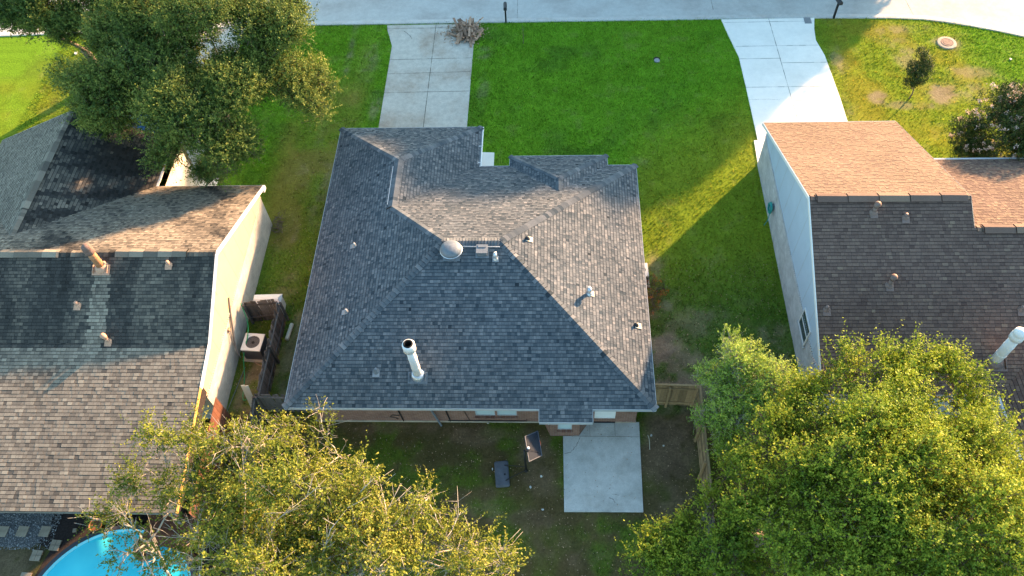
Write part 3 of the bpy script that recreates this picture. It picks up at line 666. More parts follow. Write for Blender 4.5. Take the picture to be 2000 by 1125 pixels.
b = MB(); b.tube([(-6.3,wy-.03,.6),(-6.6,wy-.05,.7),(-6.72,wy-.04,.5),(-6.5,wy-.04,.42),(-6.4,wy-.04,.3)], .014, 6); b.build('cable', M['black'], house)
b = MB(); b.tube([(-3.55,wy-.03,2.2),(-3.6,wy-.03,1.2),(-3.4,wy-.03,.2)], .013, 6); b.build('cable', M['black'], house)
b = MB(); b.bx(2.86,3.06,wy-.05,wy-.002,1.35,1.42); b.build('hose_tap', M['dark'], house)
# gutter on the garage side
b = MB(); b.bx(xgr+.02, xgr+.10, yf+.0, yg-.02, E0-.10, E0+.02); b.bx(xgr+.02, xgr+.14, yf-.08, yf, E0-.12, E0+.02); g_ = b.build('gutter', M['white'], house)
b = MB(); b.bx(xgr+.02, xgr+.05, yf+.02, yg-.04, E0+.021, E0+.026); b.bx(xgr+.01,xgr+.1,yg-.2,yg-.12,E0+.03,E0+.05)
for yy in (27.0, 28.1): b.bx(xgr-.1, xgr+.1, yy, yy+.03, E0+.028, E0+.045, m=1)
ob = b.build('gutter_trough', [M['dark'], M['white']]); ob.parent = g_
pb = (0, yb, E0, 0, .416); pr = (xr, 0, E0, -(RZ-E0)/6.12, 0); plft = (xl, 0, E0, (RZ-E0)/6.17, 0)
# roof fittings
p = onplane(882,494,pb)
b = MB(); b.lathe(p, [(.30,-.2),(.28,.12),(.42,.16),(.44,.22),(.43,.30),(.36,.40),(.22,.46),(0,.48)], 32); v_ = b.build('roof_vent', M['dullmetal'], house, True); v_['label'] = 'round zinc dome vent below the ridge'
b = MB(); b.lathe(p, [(.445,.19),(.46,.205),(.445,.22)], 32); ob = b.build('vent_rim', M['galv']); ob.parent = v_
flash_plate(v_, p, (0,.416), (.7,.7), 'dullmetal')
p = onplane(942,493,pb); b = MB(); b.bx(p.x-.2,p.x+.2,p.y-.2,p.y+.2,p.z+.02,p.z+.2); b.bx(p.x-.23,p.x+.23,p.y-.22,p.y+.22,p.z+.2,p.z+.25); b.bx(p.x-.16,p.x+.16,p.y+.06,p.y+.2,p.z+.252,p.z+.275); v_ = b.build('roof_vent', M['dullmetal'], house); v_['label'] = 'square metal vent below the ridge'
flash_plate(v_, p, (0,.416), (.55,.5), 'dullmetal')
p = onplane(968,506,pb); v_ = pipe_vent(house, p, h=.32, r=.055, body='galv', hood=True); flash_plate(v_, p, (0,.416), (.26,.26), 'lead')
p = onplane(735,725,pb); v_ = pipe_vent(house, p, h=.18, r=.07, body='dullmetal'); flash_plate(v_, p+Vector((0,-.1,-.04)), (0,.416), (.28,.26), 'lead')
p = onplane(816.5,732,pb); flue(house, p, 2.0, .17, (0,.416), 'whitemetal', 'whitemetal', lean=(-.04,0), lab='tall white metal flue with a sooty open cap')
for (x, y, hood, h, r) in ((1030,467,False,.16,.06),(1150,573,True,.30,.075),(1242,636,False,.18,.06)):
    p = onplane(x, y, pr); v_ = pipe_vent(house, p, h=h, r=r, body='dark' if not hood else 'galv', hood=hood); flash_plate(v_, p+Vector((.08,0,-.03)), (-.425,0), (.28,.26), 'panel')
for (x, y) in ((693,481),(677,610)):
    p = onplane(x, y, plft); v_ = pipe_vent(house, p, h=.2, r=.055, body='lead'); flash_plate(v_, p+Vector((-.08,0,-.03)), (.421,0), (.26,.24), 'lead')

# ================================================================== LEFT HOUSE
lh = thing('gabled_house', 'house on the left with stained weathered roof, cream siding gable wall and rusty flue', 'house', (-20, 19, 0))
X0, X1 = -45.0, -13.7
ZR = 5.23; YR = 19.65; YE = 25.6; ZE = 2.68; YB1 = 16.2; ZB1 = 3.72; YB2 = 9.65; ZB2 = 2.6
def stainL(p, rnd):   # algae streaks that run down the slope; clean stripe below the metal flue
    st = float(fbm(np.array(p.x), np.array(p.y*.22), .55, 31, 3)); big = float(fbm(np.array(p.x), np.array(p.y*.5), 3.0, 37, 2))
    s = 0
    if p.y < YR and p.y > YB1-.2:
        s = .50+.55*(st-.35)+.35*(big-.4)
        if -18.75+(19.3-p.y)*-.03 < p.x < -18.05 and p.y < 18.9: s = .05
        s *= .55+.45*min(1, (YR-p.y+.2)/.8) if False else 1
    elif p.y <= YB1: s = .10+.25*(st-.4)
    return max(0, min(.86, s))
def stainF(p, rnd):
    a = float(fbm(np.array((p.x-p.y*.9)*.35), np.array((p.x*.9+p.y)*1.1), 1.2, 41, 3)); e = 1-min(1, max(0, (p.y-YR)/1.0))
    return max(0, min(.8, (a-.48)*2.2 + .0*e + (.45 if p.x > -15.6 and p.y > 23.8 else 0)*max(0, min(1, (p.x+15.6)/1.2))))
def stain_shadeW(p, rnd):  # streaky stains plus tree shade painted into the wing's east slope
    a = float(fbm(np.array((p.x*.5+p.y*.5)*.5), np.array((p.y-p.x*.4)*1.6), .8, 47, 3)); c = math.exp(-((p.x+20.4)**2/4+(p.y-25.8)**2/3))
    return max(0, min(.75, .22+(a-.45)*1.6+c*.45))
b = MB(); XV0 = -32.0
WR = -23.3; WZ = 4.62; WE = -18.95; WW = -27.9; WF = 28.8; pit = (ZR-ZE)/(YE-YR)
ym = YE-(WZ-ZE)/pit
# front slope cut by the wing's valleys
yv = lambda z: YE-(z-ZE)/pit
shingle_face(b, [(WE,YE,ZE),(X1,YE,ZE),(X1,YR,ZR),(WE,YR,ZR)], (0,-1), seed=21, stain=stainF, base=.62)
shingle_face(b, [(WR,ym,WZ),(WE,YE,ZE),(WE,YR,ZR),(WR,YR,ZR)], (0,-1), seed=22, stain=stainF, base=.62)
shingle_face(b, [(WW,YE,ZE),(WR,ym,WZ),(WR,YR,ZR),(WW,YR,ZR)], (0,-1), seed=23, stain=stainF, base=.62)
shingle_face(b, [(XV0,YE,ZE),(WW,YE,ZE),(WW,YR,ZR),(XV0,YR,ZR)], (0,-1), seed=24, base=.6)
# wing slopes
shingle_face(b, [(WE,WF,ZE),(WE,YE,ZE),(WR,ym,WZ),(WR,WF,WZ)], (-1,0), seed=25, stain=stain_shadeW, base=.44, tw=(.12,.26))  # base darker than the west slope, part of the same painted tree shade
shingle_face(b, [(WW,WF,ZE),(WW,YE,ZE),(WR,ym,WZ),(WR,WF,WZ)], (1,0), seed=26, base=.66, spread=.14)
# back slopes
shingle_face(b, [(XV0,YB1,ZB1),(X1,YB1,ZB1),(X1,YR,ZR),(XV0,YR,ZR)], (0,1), seed=27, stain=stainL, base=.68, tw=(.11,.22))
shingle_face(b, [(XV0,YB2,ZB2),(X1,YB2,ZB2),(X1,YB1,ZB1),(XV0,YB1,ZB1)], (0,1), seed=28, stain=stainL, base=.68, tw=(.12,.24), expo=.15)
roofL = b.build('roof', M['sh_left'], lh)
b = MB(); nfl, nbl = nrm_of(0,-pit), nrm_of(0,(ZR-ZB1)/(YR-YB1))
caps(b, (XV0,YR,ZR), (X1,YR,ZR), nfl, nbl, seed=20, wid=.17, base=.33, step=.2)
wp = (WZ-ZE)/(WE-WR); ob = b.build('ridge_cap', M['sh_left']); ob.parent = roofL; b = MB(); caps(b, (WR,WF,WZ), (WR,ym,WZ), nrm_of(wp,0), nrm_of(-wp,0), seed=21, wid=.17, base=.5)
ob = b.build('ridge_cap', M['sh_left']); ob.parent = roofL
b = MB()
def vent_strip(b, p, q, sgn, n1, n2):
    caps(b, p, q, n1, n2, step=.6, wid=.22, seed=3, base=.5)
def lift_(v, d): return (v[0], v[1], v[2]+d)
for a_, c_, n1_, n2_ in (((-24.6,YR,ZR+.05), (-20.3,YR,ZR+.05), nfl, nbl), ((-17.9,YR,ZR+.05), (-14.9,YR,ZR+.05), nfl, nbl), ((WR,26.6,WZ+.05), (WR,22.6,WZ+.05), nrm_of(wp,0), nrm_of(-wp,0))):
    b = MB(); vent_strip(b, a_, c_, 1, n1_, n2_); ob = b.build('ridge_vent', M['sh_left']); ob.parent = roofL
# gable wall: brick below, siding above
wx = -14.0; BT = 2.08
b = MB(); b.poly([(wx,25.4,0),(wx,14.68,0),(wx,14.68,BT),(wx,25.4,BT)], 0); wall_strip(b, [(wx,25.4),(-18.6,25.4),(-18.6,28.5),(-27.6,28.5),(-27.6,14.68),(wx,14.68)], 0, 2.55, 1, closed=False)
b.build('wall', [M['wbrick'], M['wbrick_x']], lh)
b = MB()
def roofz(y): return ZE+pit*(YE-y) if y > YR else (ZR-(YR-y)*(ZR-ZB1)/(YR-YB1) if y > YB1 else ZB1-(YB1-y)*(ZB1-ZB2)/(YB1-YB2))
ylist = [25.4,24,22,21,YR,18,17,YB1,14.68]
# siding panels 1.22 m wide with joints
yy = 25.4; edges = [25.4]
while yy-1.22 > 14.68: yy -= 1.22; edges.append(yy)
edges.append(14.68)
for a, c in zip(edges[:-1], edges[1:]):
    mids = [y for y in (YR,YB1) if c < y < a]; seq = [a-.006]+mids+[c+.006]
    b.poly([(wx+.015,seq[0],BT),(wx+.015,seq[-1],BT)]+[(wx+.015,y,roofz(y)-.06) for y in seq[::-1]])
b.poly([(wx+.002,25.4,BT),(wx+.002,14.68,BT)]+[(wx+.002,y,roofz(y)-.06) for y in (14.68,YB1,YR,25.4)], 1)
b.box((wx+.02,18.9,3.9), (.012,.5,.6), m=0); 
b.build('siding', [M['cream'], M['fascia_dark']], lh)
b = MB(); y = 25.38
while y > 14.75: b.box((wx+.02,y-.05,BT+.0), (.05,.075,.10), M=Matrix.Rotation(rad(20),3,'Y')); y -= .115
b.build('brick_ledge', M['wbrick'], lh)
# rake boards
b = MB()
for (ya, yb_) in ((YE,YR),(YR,YB1),(YB1,14.4)):
    za, zb = roofz(ya), roofz(yb_); b.poly([(X1+.02,ya,za-.17),(X1+.02,yb_,zb-.17),(X1+.02,yb_,zb+.012),(X1+.02,ya,za+.012)]); b.poly([(X1+.02,ya,za+.012),(X1+.02,yb_,zb+.012),(X1-.02,yb_,zb+.03),(X1-.02,ya,za+.03)])
    b.poly([(X1+.02,ya,za-.17),(X1+.02,yb_,zb-.17),(wx,yb_,zb-.17),(wx,ya,za-.17)])
b.box((X1-.08,YE-.06,ZE-.16), (.22,.3,.2)); b.build('rake_board', M['white'], lh)
b = MB()
for (ya, yb_) in ((14.4,YB2),):
    za, zb = roofz(ya), roofz(yb_); b.poly([(X1+.02,ya,za-.1),(X1+.02,yb_,zb-.1),(X1+.02,yb_,zb+.012),(X1+.02,ya,za+.012)]); b.poly([(X1+.02,ya,za+.012),(X1+.02,yb_,zb+.012),(X1-.02,yb_,zb+.03),(X1-.02,ya,za+.03)])
b.build('drip_edge', M['orange_trim'], lh)
b = MB(); b.poly([(XV0,YB2,ZB2-.15),(X1,YB2,ZB2-.15),(X1,YB2,ZB2+.01),(XV0,YB2,ZB2+.01)]); b.build('fascia', M['fascia_dark'], lh)
b = MB(); b.poly([(WE+.02,WF,ZE-.16),(WE+.02,YE,ZE-.16),(WE+.02,YE,ZE+.02),(WE+.02,WF,ZE+.02)]); b.poly([(WE,WF,ZE+.02),(WE,YE,ZE+.02),(WE+.1,YE,ZE+.02),(WE+.1,WF,ZE+.02)]); b.build('fascia', M['white'], lh)
b = MB(); b.poly([(WE,WF+.01,ZE-.16),(WR,WF+.01,WZ-.16),(WR,WF+.01,WZ+.02),(WE,WF+.01,ZE+.02)]); b.build('fascia', M['white'], lh)
b = MB(); b.poly([(WW,WF+.01,ZE-.16),(WR,WF+.01,WZ-.16),(WR,WF+.01,WZ+.02),(WW,WF+.01,ZE+.02)]); b.build('fascia', M['white'], lh)
b = MB(); b.poly([(WE,YE+.01,ZE-.16),(X1,YE+.01,ZE-.16),(X1,YE+.01,ZE+.02),(WE,YE+.01,ZE+.02)]); b.build('fascia', M['white'], lh)
b = MB()    # patio underside, posts and back room wall
b.poly([(XV0,YB2,ZB2-.12),(X1,YB2,ZB2-.12),(X1,14.68,roofz(14.68)-.12),(XV0,14.68,roofz(14.68)-.12)])
b.build('patio_ceiling', M['fascia_dark'], lh); b = MB(); b.poly([(-13.85,YB2,ZB2-.85),(-13.85,14.68,roofz(14.68)-1.0),(-13.85,14.68,roofz(14.68)-.1),(-13.85,YB2,ZB2-.1)]); b.build('sun_block_board', M['soil'], lh); b = MB(); b.poly([(-18.5,28.5,0),(-27.6,28.5,0),(-27.6,28.5,2.6),(WR,28.5,4.5),(-18.5,28.5,2.6)])  # board at the gable side is added to block a sun streak by the pool
b.build('patio_cover', M['fascia_dark'], lh)
b = MB(); b.bx(-14.3,-14.15,9.8,9.95,0,2.5); b.build('post', M['fascia_dark'], lh)
b = MB(); b.tube([(wx+.04,19.2,2.6),(wx+.06,18.6,1.9),(wx+.1,17.9,1.1),(wx+.2,17.5,.6)], .045, 7); b.build('cable', [M['fascia_dark'], M['rustpale']], lh); b = MB(); b.tube([(wx+.04,18.0,1.75),(wx+.08,17.8,1.4),(wx+.3,17.4,.5)], .018, 6); b.build('cable', M['fascia_dark'], lh); b = MB(); b.bx(wx+.02,wx+.09,18.0,18.14,1.7,1.85, m=1)
b.build('cable', [M['fascia_dark'], M['rustpale']], lh)
plb = (0,YB1,ZB1,0,(ZR-ZB1)/(YR-YB1))
p = onplane(199,522,plb); flue(lh, p, 1.05, .16, (0,.437), 'rust', 'rustcap', lean=(-.03,.02), open_top=False, collar='rustpale', plate='rustpale', lab='short rusty flue with a brown cap', cap_h=.30)
p = onplane(207,518,plb); pipe_vent(lh, p, h=.22, r=.06, body='rustpale')
for (x, y, hd, h) in ((330,517,False,.22),(152,596,False,.22),(212,667,True,.24)):
    p = onplane(x, y, plb); v_ = pipe_vent(lh, p, h=h, r=.075, body='rustpale', hood=hd, dirn=(-.7,.5)); flash_plate(v_, p+Vector((0,-.1,-.04)), (0,.437), (.28,.22), 'rustpale')

# ================================================================== RIGHT HOUSE
rh = thing('painted_brick_house', 'house on the right with brown roof, pale blue siding gable and grey painted brick', 'house', (16, 21, 0))
rx0 = 10.4; RYE = 29.37; RZE = 2.77; RYR = 21.74; RZR = 6.01; rp = (RZR-RZE)/(RYE-RYR); bp_ = .432; RX1 = 16.75; RYB = 14.5; RZB = RZR-bp_*(RYR-RYB)
LYE = 26.72; LZE = 2.85; LYR = (LZE+.425*LYE-RZR+bp_*RYR)/(bp_+.425); LZR = RZR-bp_*(RYR-LYR); RXE = 27.0
b = MB()
shingle_face(b, [(rx0,RYE,RZE),(RX1,RYE,RZE),(RX1,RYR,RZR),(rx0,RYR,RZR)], (0,-1), seed=31, base=.78, spread=.08)  # lighter base than the back slopes, painting in sunlight on the front
shingle_face(b, [(RX1,LYR,LZR),(RX1,RYR,RZR),(rx0,RYR,RZR),(rx0,LYR,LZR)], (0,1), seed=32, base=.5, spread=.14, tw=(.12,.26))
xvl = 17.0
shingle_face(b, [(rx0,RYB,RZB),(xvl,RYB,RZB),(xvl+(LYR-RYB),LYR,LZR),(rx0,LYR,LZR)], (0,1), seed=33, base=.5, spread=.14, tw=(.12,.26))
shingle_face(b, [(xvl,5.0,RZB),(xvl,RYB,RZB),(xvl+(LYR-RYB),LYR,LZR),(xvl+(LYR-RYB),5.0,LZR)], (1,0), seed=34, base=.5, spread=.14, tw=(.12,.26))
shingle_face(b, [(RX1,LYE,LZE),(RXE,LYE,LZE),(RXE,LYR,LZR),(RX1,LYR,LZR)], (0,-1), seed=35, base=.62, spread=.14)
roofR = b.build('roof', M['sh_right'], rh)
b = MB(); nfr, nbr = nrm_of(0,-rp), nrm_of(0,bp_)
caps(b, (rx0+.05,RYR,RZR), (RX1-.05,RYR,RZR), nfr, nbr, seed=31, wid=.15, base=.55); ob = b.build('ridge_cap', M['sh_right']); ob.parent = roofR; b = MB(); caps(b, (RX1+.1,LYR,LZR), (RXE,LYR,LZR), nfr, nbr, seed=32, wid=.15, base=.6)
ob = b.build('ridge_cap', M['sh_right']); ob.parent = roofR
b = MB(); caps(b, (rx0+.3,RYR-.03,RZR+.05), (RX1-.15,RYR-.03,RZR+.05), nfr, nbr, seed=33, wid=.24, step=1.22, base=.7); ob = b.build('ridge_vent', M['sh_right']); ob.parent = roofR; b = MB(); caps(b, (RX1+.35,LYR-.03,LZR+.05), (RXE,LYR-.03,LZR+.05), nfr, nbr, seed=34, wid=.24, step=1.22, base=.75)
ob = b.build('ridge_vent', M['sh_right']); ob.parent = roofR
rwx = 10.67; RBT = 2.05
b = MB(); b.poly([(rwx,29.2,0),(rwx,14.9,0),(rwx,14.9,RBT),(rwx,29.2,RBT)]); wall_strip(b, [(rwx,29.2),(16.5,29.2),(16.5,26.4),(26.8,26.4)], 0, 2.7, 0, closed=False); wall_strip(b, [(rwx,14.9),(17.4,14.9),(17.4,5)], 0, 2.8, 0, closed=False)
b.build('wall', M['gbrick'], rh)
def rz_(y): return RZE+rp*(RYE-y) if y > RYR else RZR-bp_*(RYR-y)
b = MB(); b.poly([(rwx-.012,29.2,RBT),(rwx-.012,14.9,RBT)]+[(rwx-.012,y,rz_(y)-.06) for y in (14.9,RYR,29.2)])
b.poly([(RX1-.25,LYR-.1,LZR-.1),(RX1-.25,26.4,2.7),(RX1-.25,29.1,2.8),(RX1-.25,RYR,RZR-.08)])
# diagonal panel seams
for y in np.arange(15.6, 28.8, 1.22):
    z1 = rz_(y)-.08
    if z1 > RBT+.05: b.bx(rwx-.017,rwx-.012,y-.008,y+.008,RBT,z1, m=1)
b.build('siding', [M['blue'], M['greyw']], rh)
b = MB(); y = 29.15
while y > 14.95: b.box((rwx-.02,y-.05,RBT), (.05,.075,.10), M=Matrix.Rotation(rad(-20),3,'Y')); y -= .115
b.build('brick_ledge', M['gbrick'], rh)
b = MB()
b2 = MB()
for (ya, yb_) in ((RYE,RYR),(RYR,RYB)):
    za, zb = rz_(ya), rz_(yb_); b.poly([(rx0-.02,ya,za-.15),(rx0-.02,yb_,zb-.15),(rx0-.02,yb_,zb+.012),(rx0-.02,ya,za+.012)]); b.poly([(rx0-.02,ya,za+.012),(rx0-.02,yb_,zb+.012),(rx0+.01,yb_,zb+.03),(rx0+.01,ya,za+.03)])
    b.poly([(rx0-.02,ya,za-.15),(rx0-.02,yb_,zb-.15),(rwx,yb_,zb-.15),(rwx,ya,za-.15)])
    b2.poly([(RX1+.02,ya,za-.15),(RX1+.02,max(yb_,LYR),rz_(max(yb_,LYR))-.15),(RX1+.02,max(yb_,LYR),rz_(max(yb_,LYR))+.012),(RX1+.02,ya,za+.012)])
b.build('rake_board', M['white'], rh); b2.build('rake_board', M['white'], rh)
b = MB(); b.bx(rx0,RX1,RYE,RYE+.02,RZE-.15,RZE+.015); b.build('gutter', M['greyw'], rh); b = MB(); b.bx(RX1,RXE,LYE,LYE+.09,LZE-.12,LZE+.02); b.build('gutter', M['greyw'], rh); b = MB(); b.bx(rx0,xvl,RYB-.09,RYB,RZB-.14,RZB+.02); b.build('gutter', M['fascia_dark'], rh); b = MB(); b.bx(xvl-.09,xvl,5,RYB-.09,RZB-.14,RZB+.02)
b.build('gutter', M['greyw'], rh)
b = MB(); b.poly([(rx0,14.9,2.7),(xvl,14.9,2.7),(xvl,14.5,2.7),(rx0,14.5,2.7)]); b.build('soffit', M['greyw'], rh)
# side window set in the brick and siding
b = MB(); wy0, wy1, wz0, wz1 = 17.55,18.75,1.35,2.45
t = .05; X = rwx-.05
b.bx(X-.02,X+.03,wy0,wy1,wz0,wz0+t); b.bx(X-.02,X+.03,wy0,wy1,wz1-t,wz1); b.bx(X-.02,X+.03,wy0,wy0+t,wz0+t,wz1-t); b.bx(X-.02,X+.03,wy1-t,wy1,wz0+t,wz1-t); b.bx(X-.015,X+.03,wy0+t,wy1-t,(wz0+wz1)/2-.025,(wz0+wz1)/2+.025)
w_ = b.build('window', M['white'], rh)
b = MB(); b.bx(X+.0,X+.02,wy0+t,wy1-t,wz0+t,wz1-t); ob = b.build('pane', M['glass']); ob.parent = w_
b = MB(); y = wy0-.1
while y < wy1+.1: b.bx(rwx-.10,rwx-.01,y,y+.062,wz0-.08,wz0-.006); y += .075
ob = b.build('sill', M['gbrick']); ob.parent = w_
prb = (0,RYR,RZR,0,bp_)
for (x, y, hd, h, r) in ((1706,414,True,.28,.085),(1768,424,False,.2,.07),(1737,556,True,.30,.085),(1614,604,False,.2,.07),(1994,604,False,.2,.07)):
    p = onplane(x, y, prb); v_ = pipe_vent(rh, p, h=h, r=r, body='brownvent', hood=hd, dirn=(.5,.6)); flash_plate(v_, p+Vector((0,-.12,-.05)), (0,bp_), (.30,.28), 'brownvent')
p = onplane(1942,706,prb); flue(rh, p, 1.75, .19, (0,bp_), 'whitemetal', 'whitemetal', lean=(.02,.02), open_top=False, collar='brownvent', plate='brownvent', lab='tall white flue with a rounded cap', cap_h=.36)

# ================================================================== FENCES
def picket_fence(name, a, c, h, m, label, pw=.14, gap=.012, lean=0, rails=(.35,1.35), rail_side=1, jag=.05, seed=0, cap=False, group=None, posts=2.4, rail_m=None):
    rnd = random.Random(seed); a = Vector((*a, 0)); c = Vector((*c, 0)); d = c-a; L = d.length; d.normalize(); nn = Vector((d.y, -d.x, 0)); ang = math.atan2(d.y, d.x)
    root = thing(name, label, 'fence', a, group)
    b = MB(); k = int(L/(pw+gap))
    for i in range(k):
        hh = h + rnd.uniform(-jag, jag); tl = rnd.gauss(0, lean)
        p = a+d*((i+.5)*(pw+gap)); R = Matrix.Rotation(ang, 3, 'Z') @ Matrix.Rotation(tl, 3, 'Y')
        b.box(p+Vector((0,0,hh/2)), (pw, .02, hh), M=R, t=rnd.random())
    b.build('pickets', m, root)
    for z in rails:
        b = MB(); b.box(a+d*L/2+nn*rail_side*.035+Vector((0,0,z)), (L, .045, .09), ang, t=rnd.random()); b.build('rail', rail_m or m, root)
    n_ = int(L/posts)+1
    for i in range(n_+1):
        b = MB(); b.box(a+d*(L*i/n_)+nn*rail_side*.10+Vector((0,0,(h-.08)/2)), (.09,.09,h-.08), ang, t=rnd.random()); b.build('post', rail_m or m, root)
    if cap:
        b = MB(); b.box(a+d*L/2+Vector((0,0,h+.02)), (L, .07, .035), ang, t=.6); b.build('cap_board', m, root)
    return root
picket_fence('wooden_fence', (3.62,15.5), (6.05,15.42), 1.78, M['newwood'], 'short new pine fence between the centre house and the bushy pale green tree', rails=(.3,1.5), seed=1, jag=.01, cap=True)
picket_fence('wooden_fence', (6.02,15.4), (5.98,10.6), 1.78, M['newwood'], 'new pine fence running down the right side of the back garden', rails=(.3,1.0,1.62), rail_side=1, seed=2, jag=.01, cap=True)
picket_fence('wooden_fence', (5.97,10.5), (5.9,3.0), 1.7, M['oldwood'], 'old grey fence below the new pine fence, half hidden by branches', rails=(.3,1.3), seed=3)
picket_fence('wooden_fence', (-13.75,19.62), (-12.28,19.78), 1.6, M['oldwood'], 'short dark board fence above the air conditioner', rails=(.4,1.35), seed=4, lean=.03, rail_side=1)
picket_fence('wooden_fence', (-12.22,19.7), (-12.24,15.15), 1.55, M['oldwood'], 'leaning weathered board fence right of the air conditioner', rails=(.4,1.2), seed=5, lean=.05, rail_side=-1, jag=.08)
picket_fence('wooden_fence', (-12.3,15.05), (-10.1,15.0), 1.6, M['oldwood'], 'dark old fence running from the weathered fence to the centre house', rails=(.4,1.4), seed=6, lean=.06, rail_side=1)
picket_fence('wooden_fence', (-12.3,14.95), (-11.9,9.2), 1.6, M['oldwood'], 'dark old fence behind the yellow green tree, below the cream board', rails=(.4,1.4), seed=7, lean=.05, rail_side=-1)

# ================================================================== SMALL THINGS, LEFT SIDE
def ac_unit(loc, s, h, label, rz=0):
    r = thing('air_conditioner', label, 'air conditioner', loc, None, rz); x = s/2
    b = MB(); b.bx(-x,x,-x,x,.06,h-.05)
    for i in range(11):
        for sx in (-1, 1): b.bx(sx*(x+.004), sx*(x+.010), -x+.05, x-.05, .1+i*(h-.2)/11, .1+i*(h-.2)/11+.03); b.bx(-x+.05, x-.05, sx*(x+.004), sx*(x+.010), .1+i*(h-.2)/11, .1+i*(h-.2)/11+.03)
    local(b.build('body', M['acgrey'], r))
    b = MB(); n_ = 28; R_ = s*.37
    ring = [(R_*math.cos(2*math.pi*i/n_+math.pi/4), R_*math.sin(2*math.pi*i/n_+math.pi/4)) for i in range(n_)]
    sq = []
    for i in range(n_):
        an = 2*math.pi*i/n_+math.pi/4; k = x*1.02/max(abs(math.cos(an)), abs(math.sin(an))); sq.append((k*math.cos(an), k*math.sin(an)))
    for i in range(n_):
        j = (i+1) % n_; b.poly([(*ring[i],h),(*ring[j],h),(*sq[j],h),(*sq[i],h)]); b.poly([(*sq[i],h),(*sq[j],h),(*sq[j],h-.07),(*sq[i],h-.07)]); b.poly([(*ring[i],h),(*ring[j],h),(*ring[j],h-.06),(*ring[i],h-.06)])
    tp = local(b.build('top_panel', M['acwhite'], r))
    b = MB(); b.lathe((0,0,h-.06), [(R_,-.12),(0,-.12)], 24); local(b.build('fan_well', M['black'], r))
    b = MB(); b.lathe((0,0,h-.10), [(.0,.06),(.075,.05),(.075,-.03)], 14)
    for k in range(4):
        an = k*math.pi/2+.3; 
        q = [(Vector((math.cos(an+da)*rr, math.sin(an+da)*rr, h-.12+dz))) for rr, da, dz in ((.07,-.3,.0),(R_*.92,-.32,-.02),(R_*.92,.32,.05),(.07,.3,.03))]; b.poly(q, 1)
    fn = local(b.build('fan', [M['black'], M['dullmetal']], r))
    b = MB()
    for k in range(5): 
        rr = R_*(k+1)/5.0; b.tube([(rr*math.cos(2*math.pi*i/24), rr*math.sin(2*math.pi*i/24), h-.01) for i in range(25)], .004, 4, caps=False)
    for k in range(8): b.tube([(0,0,h-.005),(R_*math.cos(k*math.pi/4),R_*math.sin(k*math.pi/4),h-.005)], .004, 4)
    g_ = local(b.build('grille', M['black'], r))
    b = MB(); b.bx(-x-.12,x+.12,-x-.12,x+.12,-.02,.06); local(b.build('base_pad', M['pad'], r))
    return r
ac_unit((-13.18,18.0,0), .86, .86, 'grey air conditioner with a round top fan inside the old fence enclosure', rad(-4))
ac_unit((4.12,21.95,0), .74, .78, 'air conditioner just showing past the right eave of the centre house', rad(2))
r = thing('utility_cabinet', 'white metal cabinet behind the short dark fence beside the cream wall', 'cabinet', (-13.0,20.25,0), None, rad(2))
b = MB(); b.bx(-.62,.62,-.3,.3,0,.8); local(b.build('body', M['whitemetal'], r))
b = MB(); b.poly([(-.66,-.34,.8),(.66,-.34,.8),(.56,-.05,.98),(-.56,-.05,.98)]); b.poly([(.66,.34,.8),(-.66,.34,.8),(-.56,.05,.98),(.56,.05,.98)]); b.poly([(-.66,.34,.8),(-.66,-.34,.8),(-.56,-.05,.98),(-.56,.05,.98)]); b.poly([(.66,-.34,.8),(.66,.34,.8),(.56,.05,.98),(.56,-.05,.98)]); b.poly([(-.56,-.05,.98),(.56,-.05,.98),(.56,.05,.98),(-.56,.05,.98)]); local(b.build('lid', M['whitemetal'], r))
b = MB(); b.lathe((0,0,0), [(.0,-.42),(.09,-.42),(.09,.42),(.0,.42)], 12, axis=Vector((.1,1,0))); 
for k in (-.3,-.1,.1,.3): b.lathe((k*.1,k,0), [(.09,-.02),(.105,0),(.09,.02)], 12, axis=Vector((.1,1,0)))
o = b.build('downspout_pipe', M['panel']); o.location = (-11.92,19.0,.1); tag(o, 'cream piece of ribbed pipe lying on the grass right of the weathered fence', 'pipe')
o = thing('board', 'pair of cream boards leaning at the lower end of the weathered fence', 'board', (-12.9,15.4,0))
for k in range(2):
    b = MB(); b.box((-12.85+k*.16,15.35-k*.03,.75), (.15,.03,1.5), M=Matrix.Rotation(rad(12),3,'Z') @ Matrix.Rotation(rad(-14),3,'X')); b.build('plank', M['panel'], o)
def hose(name, pts, r, m, label, cat='hose', n=6, parent=None):
    out = []
    P_ = [Vector(p) for p in pts]
    for i in range(len(P_)-1):
        p0 = P_[max(i-1,0)]; p1 = P_[i]; p2 = P_[i+1]; p3 = P_[min(i+2,len(P_)-1)]
        for k in range(8):
            t = k/8; out.append(.5*((2*p1)+(p2-p0)*t+(2*p0-5*p1+4*p2-p3)*t*t+(3*p1-p0-3*p2+p3)*t**3))
    out.append(P_[-1]); b = MB(); b.tube(out, r, n); o = b.build(name, m, None, True)
    if label: tag(o, label, cat)
    return o
hose('garden_hose', [(-13.85,19.6,1.55),(-13.6,19.0,.95),(-13.45,18.3,.92),(-13.55,17.5,.6),(-13.5,16.6,.05),(-13.35,15.6,.03),(-12.95,15.5,.4)], .02, M['green_hose'], 'green hose trailing over the air conditioner and down the strip of grass')
hose('hose_line', [(-13.6,17.2,.03),(-13.75,16.2,.03),(-13.9,15.2,.03),(-14.0,14.6,.03)], .015, M['dullmetal'], 'thin grey pipe lying along the foot of the cream wall', 'pipe')
hose('branch_litter', [(-13.3,17.5,.03),(-13.0,17.3,.05),(-12.6,17.15,.03)], .025, M['scrap'], 'pale stick on the ground below the air conditioner', 'stick')
b = MB(); rnd = random.Random(4)
